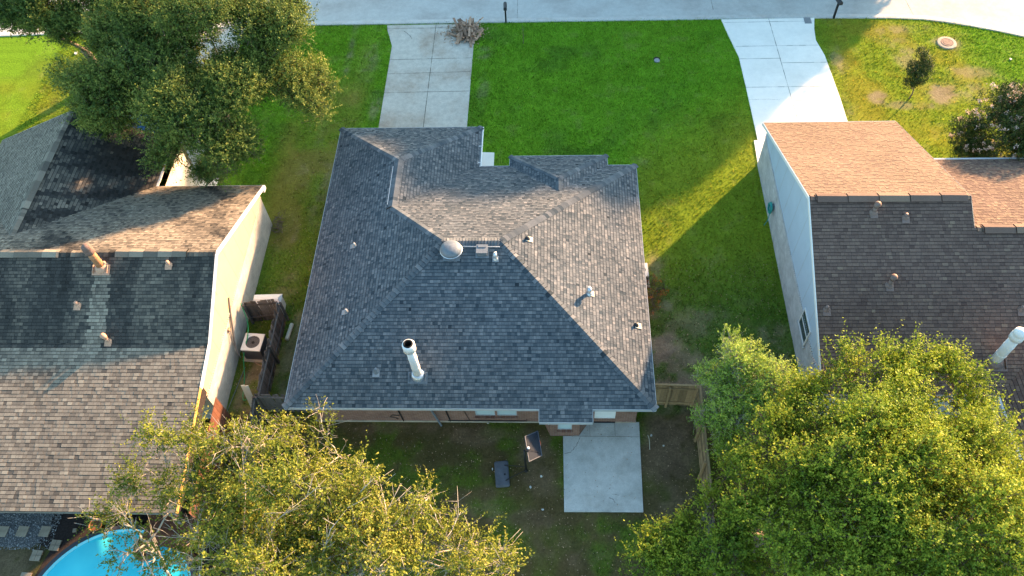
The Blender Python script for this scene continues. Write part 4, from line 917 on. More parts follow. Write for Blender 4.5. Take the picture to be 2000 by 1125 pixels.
for i in range(60):
    a = Vector((rnd.gauss(0,.16), rnd.gauss(0,.34), rnd.uniform(0,.28))); d = Vector((rnd.gauss(0,1), rnd.gauss(0,1), rnd.gauss(0,.4))).normalized()*rnd.uniform(.15,.4); b.tube([a-d/2,a,a+d/2], rnd.uniform(.006,.016), 5, t=rnd.random())
o = b.build('brush_pile', M['bark']); o.location = (-13.65,25.3,0); tag(o, 'small brown heap of dead sticks at the corner of the cream wall', 'brush pile', kind='stuff')
# under the patio roof
r = thing('bucket', 'white bucket under the edge of the left patio roof', 'bucket', (-13.55,13.15,.6)); b = MB(); b.lathe((0,0,0), [(0,0),(.14,0),(.18,.34),(.19,.36),(.17,.35),(.13,.03),(0,.03)], 20); local(b.build('body', M['white'], r, True))
b = MB(); b.tube([(.18*math.cos(a),.02+.1*math.sin(a),.34+.03*math.sin(a)) for a in np.linspace(0,math.pi,9)], .006, 5); local(b.build('handle', M['dullmetal'], r))
r = thing('barbecue', 'black barbecue under the edge of the left patio roof, beside a white bucket', 'barbecue', (-14.15,13.3,0)); b = MB(); b.lathe((0,0,.7), [(0,-.2),(.2,-.12),(.28,.02),(.28,.06)], 20); b.lathe((0,0,.78), [(.28,0),(.2,.14),(0,.2)], 20); local(b.build('bowl', M['black'], r, True))
for k in range(3):
    a = k*2.09; b = MB(); b.tube([(.15*math.cos(a),.15*math.sin(a),.6),(.3*math.cos(a),.3*math.sin(a),0)], .014, 6); local(b.build('leg', M['dullmetal'], r))
r = thing('work_table', 'dark table with a white bucket on it under the left patio roof', 'table', (-13.6,13.1,0)); b = MB(); b.bx(-.35,.35,-.4,.4,.54,.59); local(b.build('tabletop', M['fascia_dark'], r))
for sx in (-1,1):
    for sy in (-1,1): b = MB(); b.bx(sx*.3-.025,sx*.3+.025,sy*.35-.025,sy*.35+.025,0,.54); local(b.build('leg', M['fascia_dark'], r))
r = thing('wooden_screen', 'red-brown wooden screen below the lower corner of the cream wall', 'screen', (-13.1,12.6,0)); b = MB()
for i in range(24): b.box((-13.55+.005*i, 14.5-i*.2, 1.1), (.19,.025,2.2), rad(91), t=random.random())  # screen raised to help keep that sun streak off the mulch
b.build('boards', M['redwood'], r)
for z in (.3,1.2): b = MB(); b.box((-13.46,12.2,z), (4.7,.05,.08), rad(91), t=.3); b.build('rail', M['redwood'], r)

# ================================================================== POOL CORNER
pc = (-16.15, 6.45); PR = 3.22
pool = thing('swimming_pool', 'round above-ground pool of bright blue water in the lower left corner', 'pool', (pc[0], pc[1], 0))
b = MB(); b.lathe((pc[0],pc[1],0), [(PR,0),(PR,.86)], 72); b.build('side_wall', M['poolwall'], pool, True)
b = MB(); b.lathe((pc[0],pc[1],0), [(PR-.06,.86),(PR-.06,.90),(PR+.10,.90),(PR+.12,.86),(PR,.86)], 72); b.build('rim', M['poolwall'], pool)
b = MB(); b.lathe((pc[0],pc[1],0), [(PR-.06,.89),(PR-.12,.86),(PR-.13,.3)], 72); b.build('liner', M['liner'], pool, True)
b = MB(); b.lathe((pc[0],pc[1],0), [(PR-.125,.80),(0,.80)], 72); b.build('water', M['water'], pool, True)
struct(slab('mulch', [(-24,9.8),(-22,10.7),(-12,10.7),(-11.9,4),(-21,4),(-19.85,8.0),(-19.6,9.0),(-21.5,9.9)], -.05, .008, M['soil']))
struct(slab('gravel_bed', [(-25,9.25),(-25,10.9),(-20.1,10.9),(-20.0,9.6),(-20.4,9.1)], -.05, .014, M['gravelbase']))
n_ = 5200; gx = RNG.uniform(-24.5,-19.6,n_); gy = RNG.uniform(9.0,10.9,n_); keep = RNG.random(n_) < np.clip(1.4-(gx+21.5)*.55-(9.3-gy)*.6,.05,1); gx, gy = gx[keep], gy[keep]; n_ = len(gx)
s = RNG.uniform(.012,.035,n_); ang = RNG.uniform(0,6.28,n_); tl = RNG.normal(0,.3,(n_,2)); V = np.zeros((n_,4,3))
for k in range(4):
    a = ang+k*math.pi/2; ex = np.cos(a)*s; ey = np.sin(a)*s*.8; V[:,k,0] = gx+ex; V[:,k,1] = gy+ey; V[:,k,2] = .035+ex*tl[:,0]+ey*tl[:,1]
o = npmesh('gravel', V.reshape(-1,3), 4, M['gravel'], RNG.random(n_)); tag(o, 'blue grey gravel below the edge of the left patio roof', 'gravel', kind='stuff')
pv = [((75,1060),'single sandstone slab on dark mulch beside the pool, nearest the gravel',0),((108,1065),'',0)]
def paver(px, py, sx, sy, rz, label, tiles=1):
    p = P(px, py, .03); r = thing('paver', label, 'paving slab', (p.x, p.y, .01), 'stepping slabs beside the pool', rz)
    for i in range(tiles):
        for j in range(tiles):
            b = MB(); g = .006; x0 = -sx/2+sx/tiles*i; y0 = -sy/2+sy/tiles*j; b.bx(x0+g, x0+sx/tiles-g, y0+g, y0+sy/tiles-g, 0, .045, t=random.random()); local(b.build('tile', M['paver'], r))
paver(88,1038,.42,.42,rad(-4),'whole sandstone slab on the dark mulch right of the gravel')
paver(108,1065,.40,.42,rad(-4),'four-tile sandstone slab touching the pool rim',2)
paver(71,1085,.42,.42,rad(-4),'four-tile sandstone slab near the pale worn turf in the lower left corner',2)
paver(44,1038,.44,.42,rad(-4),'brown slab lying on the gravel, second from the left edge')
paver(5,1038,.44,.42,rad(-4),'brown slab on the gravel cut by the left edge of the picture')
paver(146,1036,.16,.16,rad(8),'tiny grey slab between the mulch and the terracotta pot')
paver(50,1126,.42,.3,rad(-4),'sandstone slab cut by the bottom edge of the picture')
def pot(px, py, z, r_, label):
    p = P(px, py, z); r = thing('plant_pot', label, 'pot', (p.x, p.y, 0)); b = MB(); b.lathe((0,0,0), [(0,0),(r_*.7,0),(r_,.45),(r_*1.1,.46),(r_*1.1,.53),(r_*.92,.53),(r_*.9,.44),(0,.44)], 24); local(b.build('body', M['terracotta'], r, True))
    b = MB(); b.lathe((0,0,0), [(r_*.9,.455),(0,.47)], 20); local(b.build('soil', M['terracotta'], r))
pot(186,1026,.5,.24,'round terracotta pot behind the pool rim')
# person-free pool steps seen through the branches
r = thing('pool_deck', 'small red-brown pool deck seen through the branches over the pool', 'deck', (-15.2,9.2,0))
b = MB()
for i in range(9): b.box((-14.6+.0, 9.0+i*.15, .93), (2.0,.14,.03), rad(-12), t=random.random())
b.build('deck_boards', M['redwood'], r)
for (x, y) in ((-15.5,9.1),(-13.7,8.8),(-15.3,10.3),(-13.6,10.0)): b = MB(); b.bx(x-.045,x+.045,y-.045,y+.045,0,.92); b.build('post', M['redwood'], r)
r = thing('pool_float', 'brown round float on the pool water under the branches', 'float', (-15.35,8.9,.82)); b = MB(); b.lathe((0,0,.05), [(.22,-.03),(.3,.05),(.4,.08),(.48,.04),(.5,-.02)], 24); local(b.build('ring', M['redwood'], r, True))
b = MB(); b.lathe((0,0,.02), [(.26,0),(0,0)], 20); local(b.build('seat', M['terracotta'], r))

# ================================================================== BACK GARDEN
r = thing('basketball_hoop', 'portable basketball hoop with its dark backboard tipped over the back lawn', 'basketball hoop', (-1.0,12.45,0))
b = MB(); b.tube([(-1.0,12.45,0),(-1.02,12.5,1.95)], .045, 10); b.tube([(-1.0,12.45,0),(-1.0,12.45,.12)], .07, 10); b.build('pole', M['black'], r, True)
q = [P(1025,853,2.35), P(1050,842,1.95), P(1058,890,1.95), P(1033,902,2.35)]
b = MB(); nn = (q[1]-q[0]).cross(q[3]-q[0]).normalized(); nn = nn if nn.z > 0 else -nn
def inset(k): c = sum(q, Vector())/4; return [p.lerp(c, k) for p in q]
i1 = inset(.0); b.poly([p for p in i1]); b.poly([p-nn*.04 for p in i1])
for i in range(4): b.poly([i1[i], i1[(i+1)%4], i1[(i+1)%4]-nn*.04, i1[i]-nn*.04])
bd = b.build('backboard', M['board'], r)
b = MB()
for i in range(4): b.tube([q[i]+nn*.01, q[(i+1)%4]+nn*.01], .018, 6)
ob = b.build('frame', M['tank']); ob.parent = bd
b = MB(); c_ = sum(q, Vector())/4; mL = (q[0]+q[3])/2
b.tube([mL+nn*.05, q[1].lerp(c_,.3)+nn*.02], .006, 5); b.tube([mL+nn*.05, q[2].lerp(c_,.3)+nn*.02], .008, 5); ob = b.build('brace', M['black']); ob.parent = bd
b = MB(); mR = (q[1]+q[2])/2; dn = (mR-mL).normalized(); rc2 = mR-nn*.18+dn*.02; e2 = (q[1]-q[2]).normalized()
b.tube([rc2+(e2*math.cos(a)-nn*math.sin(a))*.22 for a in np.linspace(0,2*math.pi,22)], .012, 6); b.build('rim', M['orange'], r)
b = MB(); b.box(mL+nn*.06+Vector((-.02,-.03,0)), (.12,.16,.1)); b.lathe(mL+nn*.1, [(0,-.05),(.055,-.03),(.055,.03),(0,.05)], 10, m=1); b.build('bracket', [M['black'], M['white']], r)
tb = thing('basketball_hoop_tank', '', '', (0,0,0)); bpy.data.objects.remove(tb)
b = MB(); tc_ = Vector((-1.97,12.28,.0)); R = Matrix.Rotation(rad(6), 3, 'Z')
def rrect(hx, hy, rr, n_=6):
    out = []
    for cx, cy, a0 in ((hx-rr,hy-rr,0),(-hx+rr,hy-rr,90),(-hx+rr,-hy+rr,180),(hx-rr,-hy+rr,270)):
        for k in range(n_+1): a = rad(a0+90*k/n_); out.append((cx+rr*math.cos(a), cy+rr*math.sin(a)))
    return out
prev = None
for hx, hy, z in ((.27,.53,0),(.285,.545,.05),(.285,.545,.13),(.26,.52,.17),(.2,.46,.185),(.02,.05,.19)):
    ring = [tc_+R@Vector((x,y,z)) for x, y in rrect(hx, hy, min(.08,hx*.4))]
    if prev:
        for i in range(len(ring)): b.poly([prev[i], prev[(i+1)%len(ring)], ring[(i+1)%len(ring)], ring[i]])
    prev = ring
b.poly(prev); b.lathe(tc_+Vector((.12,-.05,.18)), [(.04,0),(.04,.03),(0,.035)], 10, m=1)
b.box(tc_+R@Vector((.2,.3,.19)), (.16,.04,.02), rad(-14), m=1); b.box(tc_+R@Vector((.2,-.3,.19)), (.16,.04,.02), rad(28), m=1)
b.build('base_tank', [M['tank'], M['black']], r, False)
b = MB(); b.tube([tc_+R@Vector((.15,.32,.2)), (-1.02,12.5,.35)], .014, 6); b.tube([tc_+R@Vector((.15,-.3,.2)), (-1.02,12.45,.1)], .014, 6); b.build('strut', M['black'], r)
for i, (px, py, sx, sy, lab) in enumerate([(1036,951,.08,.11,'white scrap of paper on the back lawn near the middle'),(1060,995,.12,.07,'white paper scrap on the lawn just left of the patio corner'),(1057,930,.09,.09,'small white stone between the hoop and the patio'),(953,826,.11,.04,'white scrap below the double window of the brick wall'),(962,916,.05,.12,'pale scrap lying left of the hoop tank'),(1272,850,.09,.09,'white stone on bare earth right of the patio'),(1296,870,.08,.06,'white pebble on the bare earth beside the new fence'),(1974,115,.18,.16,'white scrap on the lawn near the right edge, below the road'),(148,103,.2,.3,'white scrap by the bare patch beyond the oak')]):
    p = P(px, py, .05); b = MB(); rnd = random.Random(i); k = 7
    ring = [Vector((math.cos(j*6.283/k)*sx*rnd.uniform(.35,.6), math.sin(j*6.283/k)*sy*rnd.uniform(.35,.6), 0)) for j in range(k)]
    b.poly([v+Vector((0,0,.05+rnd.uniform(-.01,.02))) for v in ring]);
    for j in range(k): b.poly([ring[j], ring[(j+1)%k], ring[(j+1)%k]+Vector((0,0,.05)), ring[j]+Vector((0,0,.05))])
    o = b.build('litter_scrap', M['litter']); o.location = (p.x, p.y, 0); tag(o, lab, 'litter')
hose('twig', [P(1265,850,.04),P(1268,858,.06),P(1269,878,.03)], .012, M['panel'], 'yellow straw on the bare earth right of the patio', 'twig', 5)

# ================================================================== RIGHT SIDE, FRONT
r = thing('hose_reel', 'teal coiled garden hose hanging on the grey painted brick wall', 'hose', (rwx-.1,25.0,1.0))
pcx = P(1502,406,1.05); pcy = Vector((rwx-.12, pcx.y, 1.05))
b = MB(); rnd = random.Random(5)
for k in range(6):
    R_ = .26-.015*k; b.tube([pcy+Vector((-.02-.03*(k%3)+rnd.uniform(-.01,.01), math.cos(a)*R_, math.sin(a)*R_*1.15)) for a in np.linspace(0,6.283,22)], .022, 6)
b.build('coil', M['teal'], r, True)
b = MB(); b.tube([pcy+Vector((-.04,-.18,-.2)), pcy+Vector((-.08,-.3,-.6)), pcy+Vector((-.15,-.25,-1.0))], .02, 6); b.build('hose_end', M['teal'], r)
b = MB(); b.bx(pcy.x+.02,pcy.x+.118,pcy.y-.1,pcy.y+.1,.95,1.25); b.build('bracket', M['dullmetal'], r)
def mailbox(p, rz, label, h=1.05):
    r = thing('mailbox', label, 'mailbox', (p.x, p.y, 0), 'kerbside mailboxes', rz)
    b = MB(); b.bx(-.05,.05,-.05,.05,0,h); local(b.build('post', M['black'], r))
    b = MB(); pr_ = [(-.1,0),(.1,0)]+[(.1*math.cos(a), .12+.1*math.sin(a)) for a in np.linspace(0,math.pi,9)]
    f = [(x, -.28, h+z) for x, z in pr_]; g = [(x, .28, h+z) for x, z in pr_]; b.poly(f); b.poly(g)
    for i in range(len(pr_)): j = (i+1)%len(pr_); b.poly([f[i],f[j],g[j],g[i]])
    bx_ = local(b.build('box', M['dark'], r))
    b = MB(); b.bx(.102,.112,-.05,.15,h+.1,h+.14); ob = b.build('flag', M['dullmetal']); ob.parent = bx_
mailbox(Vector((-2.68,41.15,0)), rad(2), 'black mailbox on a post by the kerb right of the wood heap', 1.05)
mailbox(Vector((16.88,41.0,0)), rad(14), 'black mailbox on a post by the kerb right of the clean white driveway', 1.1)
p = P(1022,85,0)
r = thing('sapling', 'bare thin sapling stem in the front lawn below the left mailbox', 'sapling', (p.x,p.y,0)); b = MB(); b.tube([(0,0,0),(.02,0,.6),(-.02,.01,1.3)], [.02,.015,.006], 6)
for k in range(7): a = k*2.4; z = .5+.11*k; b.tube([(0,0,z),(.14*math.cos(a),.14*math.sin(a),z+.15)], .005, 4)
local(b.build('stem', M['bark'], r))
p = P(1849,84,0); r = thing('manhole', 'round iron manhole cover with a pale collar in the right front lawn', 'manhole cover', (p.x,p.y,0))
b = MB(); b.lathe((0,0,0), [(.55,0),(.52,.05),(.36,.06),(.35,.05)], 28); local(b.build('collar', M['pad'], r)); b = MB(); b.lathe((0,0,0), [(.35,.055),(.33,.075),(.24,.07),(.22,.08),(.1,.078),(0,.08)], 28); local(b.build('cover', M['iron'], r))
p = P(1283,119,0); r = thing('valve_cover', 'small grey valve cover in the middle of the front lawn', 'valve cover', (p.x,p.y,0))
b = MB(); b.lathe((0,0,0), [(.17,0),(.16,.06),(.1,.07),(0,.07)], 16); local(b.build('cover', M['lead'], r)); b = MB(); b.lathe((0,.15,0), [(.2,0),(.19,.03),(0,.035)], 14); local(b.build('collar', M['soil'], r))
p = P(1583,37,0); o = MB(); o.bx(-.2,.2,-.28,.28,0,.014); 
for k in range(5): o.bx(-.17,.17,-.24+k*.1,-.2+k*.1,.0141,.022)
o = o.build('meter_cover', M['lead']); o.location = (15.3,40.75,.062); tag(o, 'grey rectangular meter cover at the top corner of the clean driveway', 'meter cover')
# heap of broken boards by the kerb
rnd = random.Random(12); c0 = P(912,66,0)
specs = []
for i in range(62):
    L = rnd.uniform(.5,1.55); an = rnd.gauss(90, 32); x = rnd.gauss(0,.34); y = rnd.gauss(0,.33); z = max(.05, .50*math.exp(-(x*x+y*y)/.35)*rnd.random()+.04)
    specs.append((x,y,z,L,rnd.uniform(.07,.15),an,rnd.gauss(0,12)))
specs += [(-.55,.25,.3,1.5,.14,112,10),(-.2,-.05,.45,1.4,.14,118,12),(.22,.0,.5,1.7,.12,90,4),(.55,.35,.4,1.4,.08,52,6),(.42,-.2,.45,.7,.06,-35,4),(-.05,-.35,.4,.5,.18,105,20)]
for (x,y,z,L,wd,an,pt) in specs:
    b = MB(); b.box((0,0,0), (L,wd,.022), t=rnd.random()); 
    if rnd.random() < .4: b.box((L*.3,0,.02), (.06,wd*1.2,.03), t=rnd.random())
    o = b.build('broken_board', M['scrap']); o.location = (c0.x+x, c0.y+y, z+.03); o.rotation_euler = (rad(rnd.gauss(0,14)), rad(-pt), rad(an))
    tag(o, 'weathered broken board in the heap of scrap wood on the old driveway by the kerb', 'board', 'broken boards heaped by the kerb')
n_ = 900; gx = c0.x+RNG.normal(-.2,.62,n_); gy = c0.y+RNG.normal(.1,.45,n_); s = RNG.uniform(.02,.07,n_); ang = RNG.uniform(0,6.28,n_); V = np.zeros((n_,4,3)); tl = RNG.normal(0,.5,(n_,2))
zc = .04+.25*np.exp(-((gx-c0.x)**2+(gy-c0.y)**2)/.3)*RNG.random(n_)
for k, (ea, eb) in enumerate(((1,.3),(-1,.3),(-1,-.3),(1,-.3))):
    ex = np.cos(ang)*s*ea-np.sin(ang)*s*eb; ey = np.sin(ang)*s*ea+np.cos(ang)*s*eb; V[:,k,0] = gx+ex; V[:,k,1] = gy+ey; V[:,k,2] = zc+ex*tl[:,0]+ey*tl[:,1]
o = npmesh('wood_splinters', V.reshape(-1,3), 4, M['scrapbits'], RNG.random(n_)); tag(o, 'splinters and chips scattered round the heap of broken boards', 'wood chips', kind='stuff')
# blue car on the far drive, mostly under the oak
car = thing('parked_car', 'dark blue car parked in front of the left garage, almost hidden by the oak', 'car', (-22.3,31.6,0), None, rad(90))
def loft(b, secs, m=0):
    prev = None
    for ring in secs:
        if prev:
            for i in range(len(ring)): j = (i+1)%len(ring); b.poly([prev[i],prev[j],ring[j],ring[i]], m)
        else: b.poly(ring[::-1], m)
        prev = ring
    b.poly(prev, m)
def csec(x, w_, z0, z1): return [Vector((x,-w_,z0)),Vector((x,w_,z0)),Vector((x,w_*1.02,(z0+z1)/2)),Vector((x,w_*.9,z1)),Vector((x,-w_*.9,z1)),Vector((x,-w_*1.02,(z0+z1)/2))]
b = MB(); loft(b, [csec(-2.25,.7,.35,.75),csec(-2.1,.85,.25,.9),csec(-1.2,.9,.22,.95),csec(1.0,.9,.22,.95),csec(1.9,.86,.24,.85),csec(2.25,.7,.35,.68)]); body = local(b.build('body', M['carblue'], car))
b = MB(); loft(b, [csec(-1.7,.8,.93,.96),csec(-1.0,.76,.93,1.42),csec(.3,.76,.93,1.42),csec(1.15,.8,.9,.95)]); local(b.build('windows', M['glass'], car))
b = MB(); loft(b, [csec(-1.05,.7,1.40,1.46),csec(.32,.7,1.40,1.46)]); local(b.build('car_roof', M['carblue'], car))
for sx in (-1.4,1.4):
    for sy in (-.82,.82): b = MB(); b.lathe((sx,sy,.32), [(0,-.1),(.32,-.1),(.32,.1),(0,.1)], 20, axis=Vector((0,1,0))); local(b.build('wheel', M['black'], car))
for sy in (-.6,.6): b = MB(); b.box((2.2,sy,.62), (.12,.3,.12)); local(b.build('headlight', M['whitemetal'], car))
struct(slab('driveway', [(-23.9,28.9),(-23.9,41),(-18.8,41),(-18.8,28.9)], -.05, .02, M['drive1'], [[(-21.4,41),(-21.4,29)]]))
struct(slab('path', [(-18.55,25.45),(-17.5,25.45),(-17.5,28.6),(-18.55,28.6)], -.05, .03, M['drive2']))

# ================================================================== TREES
L_OAK = leaf_mat('oak_leaf', [(.026,.058,.018),(.062,.115,.028),(.155,.205,.040),(.32,.33,.07)], .25)
L_OLIVE = leaf_mat('yellow_olive_leaf', [(.05,.09,.016),(.125,.170,.022),(.25,.265,.035),(.38,.33,.07)], .3)
L_GREEN = leaf_mat('fresh_green_leaf', [(.040,.085,.014),(.13,.205,.022),(.27,.33,.030),(.44,.45,.06)], .3)
L_SAGE = leaf_mat('pale_sage_leaf', [(.09,.16,.04),(.20,.32,.05),(.36,.48,.07),(.52,.58,.15)], .3)
L_DARK = leaf_mat('dark_shrub_leaf', [(.015,.035,.012),(.03,.06,.016),(.055,.09,.02),(.10,.12,.025)], .2)
L_FLOWER = leaf_mat('pale_pink_blossom', [(.50,.32,.24),(.58,.42,.34),(.62,.50,.42),(.66,.58,.50)], .3)
L_RED = leaf_mat('red_blossom', [(.55,.04,.02),(.65,.10,.03),(.7,.2,.05),(.6,.3,.1)], .3)

def unit(v): return v/np.maximum(np.linalg.norm(v, axis=-1, keepdims=True), 1e-9)
def leaf_quads(c, d, ln, wd, rng, out=None):
    n_ = len(c); o_ = np.array((0,0,1.)) if out is None else out*.8+np.array((0,0,.35))
    side = unit(np.cross(d, rng.normal(size=(n_,3))*.38+o_)); ln = ln[:,None]; wd = wd[:,None]
    up = np.cross(d, side)*wd*.15
    return np.stack([c, c+d*ln*.5+side*wd*.5+up, c+d*ln, c+d*ln*.5-side*wd*.5+up], 1)
def tree(name, label, cat, base, clumps, lmat, bark, group=None, dens=1.0, leaf=.1, shoot=(.3,.65), per=14, seed=0, twigs=.25, trunk_r=.16, upw=.5, lobes=.3, extra=None, hollow=.45, limb_jit=.25, bare=0, tonebias=0.0, limbs=(), rs=1.0, gaps=True, sub=True):
    rj = random.Random(seed+100); clumps = [(c+Vector((0,0,rj.uniform(-1.1,.6)*min(1,r))), r*rs) for c, r in clumps]
    rng = np.random.default_rng(seed); rnd = random.Random(seed)
    base = Vector(base); root = thing(name, label, cat, base, group)
    V = []; T = []; tw = []
    b = MB()
    cen = sum((c for c, r in clumps), Vector())/len(clumps)
    fork = base.lerp(Vector((cen.x, cen.y, 0)), .12); fork.z = max(.5, min(2.6, cen.z*.38))
    b.tube([base-Vector((0,0,.1)), base+Vector((0,0,.15)), base.lerp(fork,.5)+Vector((.05,0,0)), fork], [trunk_r*1.45, trunk_r*1.1, trunk_r, trunk_r*.85], 12)
    for pl in limbs:
        q = [fork]+[P(*t) for t in pl]; K = len(q); b.tube([q[0]]+q[1:], [.05]+[.034*(1-.85*k/(K-1)) for k in range(1, K)], 7)
        for k in range(2, K):
            for z in range(4):
                a0 = q[k-1].lerp(q[k], rnd.random()); dd = ((q[k]-q[k-1]).normalized()+Vector((rnd.gauss(0,.6), rnd.gauss(0,.6), rnd.uniform(.0,.5)))).normalized(); Lb = rnd.uniform(.4,1.1)
                m_ = a0+dd*Lb*.5; b.tube([a0, m_, a0+dd*Lb+Vector((0,0,.08))], [.013,.009,.003], 5)
                for w_ in range(2): d2 = (dd+Vector((rnd.gauss(0,.7), rnd.gauss(0,.7), .3))).normalized(); b.tube([m_, m_+d2*Lb*.5], [.006,.002], 4)
    # group limbs: each clump reached through its nearest lower neighbour
    order = sorted(range(len(clumps)), key=lambda i: (clumps[i][0]-fork).length); reached = [(fork, trunk_r*.75)]
    for i in order:
        c, r = clumps[i]; best = min(reached, key=lambda q: (q[0]-c).length + .35*(q[0]-fork).length)
        p0 = best[0]; L = (c-p0).length; tgt = c - Vector((0,0,r*.15)); pts = []; K = 5
        for k in range(K+1):
            t = k/K; p = p0.lerp(tgt, t); p.z += -.10*L*math.sin(t*math.pi); j = limb_jit*.35*math.sin(t*math.pi)*min(1, L/2)
            pts.append(p+Vector((rnd.uniform(-j,j), rnd.uniform(-j,j), rnd.uniform(-j,j))))
        r0 = min(best[1], .035+.030*r*2.2); r1 = max(.018, r0*.45); b.tube(pts, [r0+(r1-r0)*k/K for k in range(K+1)], 7); reached.append((tgt, r1*1.3))
        # secondary limbs
        for s in range(int(5+4*r)):
            d = Vector(tuple(unit(rng.normal(size=3)+np.array((0,0,.5))))); e = c+d*r*rnd.uniform(.6,1.0); st = pts[rnd.choice([3,4,5])]
            m1 = st.lerp(e,.35)+Vector((rnd.uniform(-.15,.15),)*3)*r*.5; m2 = st.lerp(e,.7)+Vector((rnd.uniform(-.12,.12), rnd.uniform(-.12,.12), .1))*r*.6
            b.tube([st, m1, m2, e], [r1*.75, r1*.55, r1*.35, .006], 5)
            if bare:
                for q in range(bare):
                    a0 = m1.lerp(e, rnd.random()); dd = (d*.7+Vector(tuple(unit(rng.normal(size=3))))*.8).normalized(); Lb = rnd.uniform(.35,.9)
                    b.tube([a0, a0+dd*Lb*.5+Vector((0,0,.04)), a0+dd*Lb+Vector((rnd.uniform(-.1,.1),rnd.uniform(-.1,.1),.1))], [.012,.009,.004], 4)
        subs = [(c, r)]
        if sub and r > .62:
            subs = [(c, r*.35)]
            for q in range(int(4+4.5*r)):
                dq = Vector(tuple(unit(rng.normal(size=3)+np.array((0,0,.5))))); rr_ = r*rnd.uniform(.72,.92); subs.append((c+Vector((dq.x,dq.y,dq.z*.85))*rr_*.86, max(.26, r*rnd.uniform(.34,.50))))
        # leafy shoots
        for c, r in subs:
            ns = int(210*dens*r*r*(1 if r > .9 else 1.25)*(.8 if sub else 1)); dirs = unit(rng.normal(size=(ns,3))*np.array((1,1,.85)) + np.array((0,0,.18)))
            if gaps:
                q0 = np.array(c)[None]+dirs*r*.8; nz = fbm(q0[:,0]+q0[:,2]*.6, q0[:,1]-q0[:,2]*.5, 1.3, 71+seed % 7, 2); kp = rng.random(ns) < .2+.8*sstep(.34,.48,nz); dirs = dirs[kp]; ns = len(dirs)
            lob = np.zeros(ns)
            for q in range(7):
                ax = unit(rng.normal(size=3)); lob = np.maximum(lob, np.clip((dirs@ax-.62)/.38,0,1))
            rho = r*(hollow+(1-hollow)*rng.random(ns)**.45)*(1-lobes+lobes*1.6*lob)
            o_ = np.array(c)[None]+dirs*rho[:,None]*np.array((1,1,.8))
            sd = unit(dirs*.75+np.array((0,0,upw))+rng.normal(size=(ns,3))*.45); L = rng.uniform(*shoot, ns)*np.where(rng.random(ns) < .10, rng.uniform(1.4,2.3,ns), 1.0); shade = rng.normal(0,.09,ns)+tonebias; cl = rng.normal(0,.09)
            tt = np.linspace(.05,1,per)
            pos = o_[:,None,:]+sd[:,None,:]*(L[:,None]*tt[None])[:,:,None]+rng.normal(size=(ns,per,3))*.025
            ld = unit(sd[:,None,:]*.55+rng.normal(size=(ns,per,3))*.75); sz = leaf*rng.uniform(.65,1.25,(ns,per))
            V.append(leaf_quads(pos.reshape(-1,3), ld.reshape(-1,3), sz.ravel(), sz.ravel()*.62, rng, np.repeat(dirs, per, 0)).reshape(-1,3))
            T.append((np.clip(.40+cl+shade[:,None]+tt[None]*.22+rng.normal(0,.08,(ns,per)),0,1)).ravel())
            kk = rng.random(ns) < twigs
            if kk.any():
                a = o_[kk]-sd[kk]*(L[kk]*.9)[:,None]; e = o_[kk]+sd[kk]*(L[kk]*.85)[:,None]; s1 = unit(np.cross(sd[kk], rng.normal(size=(kk.sum(),3))))*.009
                s2 = unit(np.cross(sd[kk], s1))*.009
                tw.append(np.stack([a-s1,a+s1,e+s1*.4,e-s1*.4],1).reshape(-1,3)); tw.append(np.stack([a-s2,a+s2,e+s2*.4,e-s2*.4],1).reshape(-1,3))
    tr_ = b.build('trunk', bark, root, True)
    if tw:
        t_ = npmesh('twigs', np.concatenate(tw), 4, bark, np.full(sum(len(a) for a in tw)//4,.5)); t_.parent = tr_
        t_.matrix_parent_inverse = Matrix.Identity(4); tr_mpi = tr_.matrix_parent_inverse
        t_.matrix_parent_inverse = (root.matrix_basis @ tr_mpi).inverted()
    cr_ = npmesh('crown', np.concatenate(V), 4, lmat, np.concatenate(T), root)
    if extra:
        em, cnt, zmin, sz_ = extra; pts = []; 
        for c, r in clumps:
            k = int(cnt*r*r); dr = unit(rng.normal(size=(k,3))+np.array((0,0,.7))); q = np.array(c)+dr*r*(.95+.2*rng.random((k,1)))*np.array((1,1,.85)); q = q[q[:,2] > zmin]
            q = np.repeat(q, 16, 0)+rng.normal(size=(len(q)*16,3))*.05; pts.append(q)
        q = np.concatenate(pts); npmesh('blossom', leaf_quads(q, unit(rng.normal(size=q.shape)), np.full(len(q), sz_), np.full(len(q), sz_), rng).reshape(-1,3), 4, em, rng.random(len(q)), root)
    return root
def C_(l): return [(P(x, y, z), r) for x, y, z, r in l]

tree('oak_tree', 'big dark green oak with a sunlit right side, over the front of the left house', 'tree', (-17.2,31.3,0),
     C_([(385,235,5.4,1.9),(450,165,6.6,1.5),(330,300,4.3,1.0),(425,300,4.5,1.2),(395,330,3.7,.8),(560,130,6.4,1.5),(520,60,7.5,1.6),(600,165,5.6,1.1),(625,165,5.0,.7),(590,190,4.6,.5),(215,185,5.8,1.9),(170,215,4.8,1.0),(300,90,7.5,2.1),(205,70,7.0,1.7),(400,40,8.0,1.9),(325,170,7.4,1.7),(290,10,8.0,2.0),(470,110,7.2,1.5),(450,240,5.6,1.2),(540,20,7.6,1.3),(400,-60,8,2.0),(260,-60,8,1.8),(250,230,5.0,1.0),(130,150,5.6,.6)])+[(Vector((-17.4,30.0,4.6)),1.4),(Vector((-18.9,29.6,4.7)),1.2),(Vector((-16.0,30.8,4.8)),1.3),(Vector((-19.9,30.4,5.0)),1.2)],
     L_OAK, M['bark'], seed=3, gaps=False, tonebias=.04, rs=1.0, dens=1.7, leaf=.088, trunk_r=.32, lobes=.42, twigs=.15)
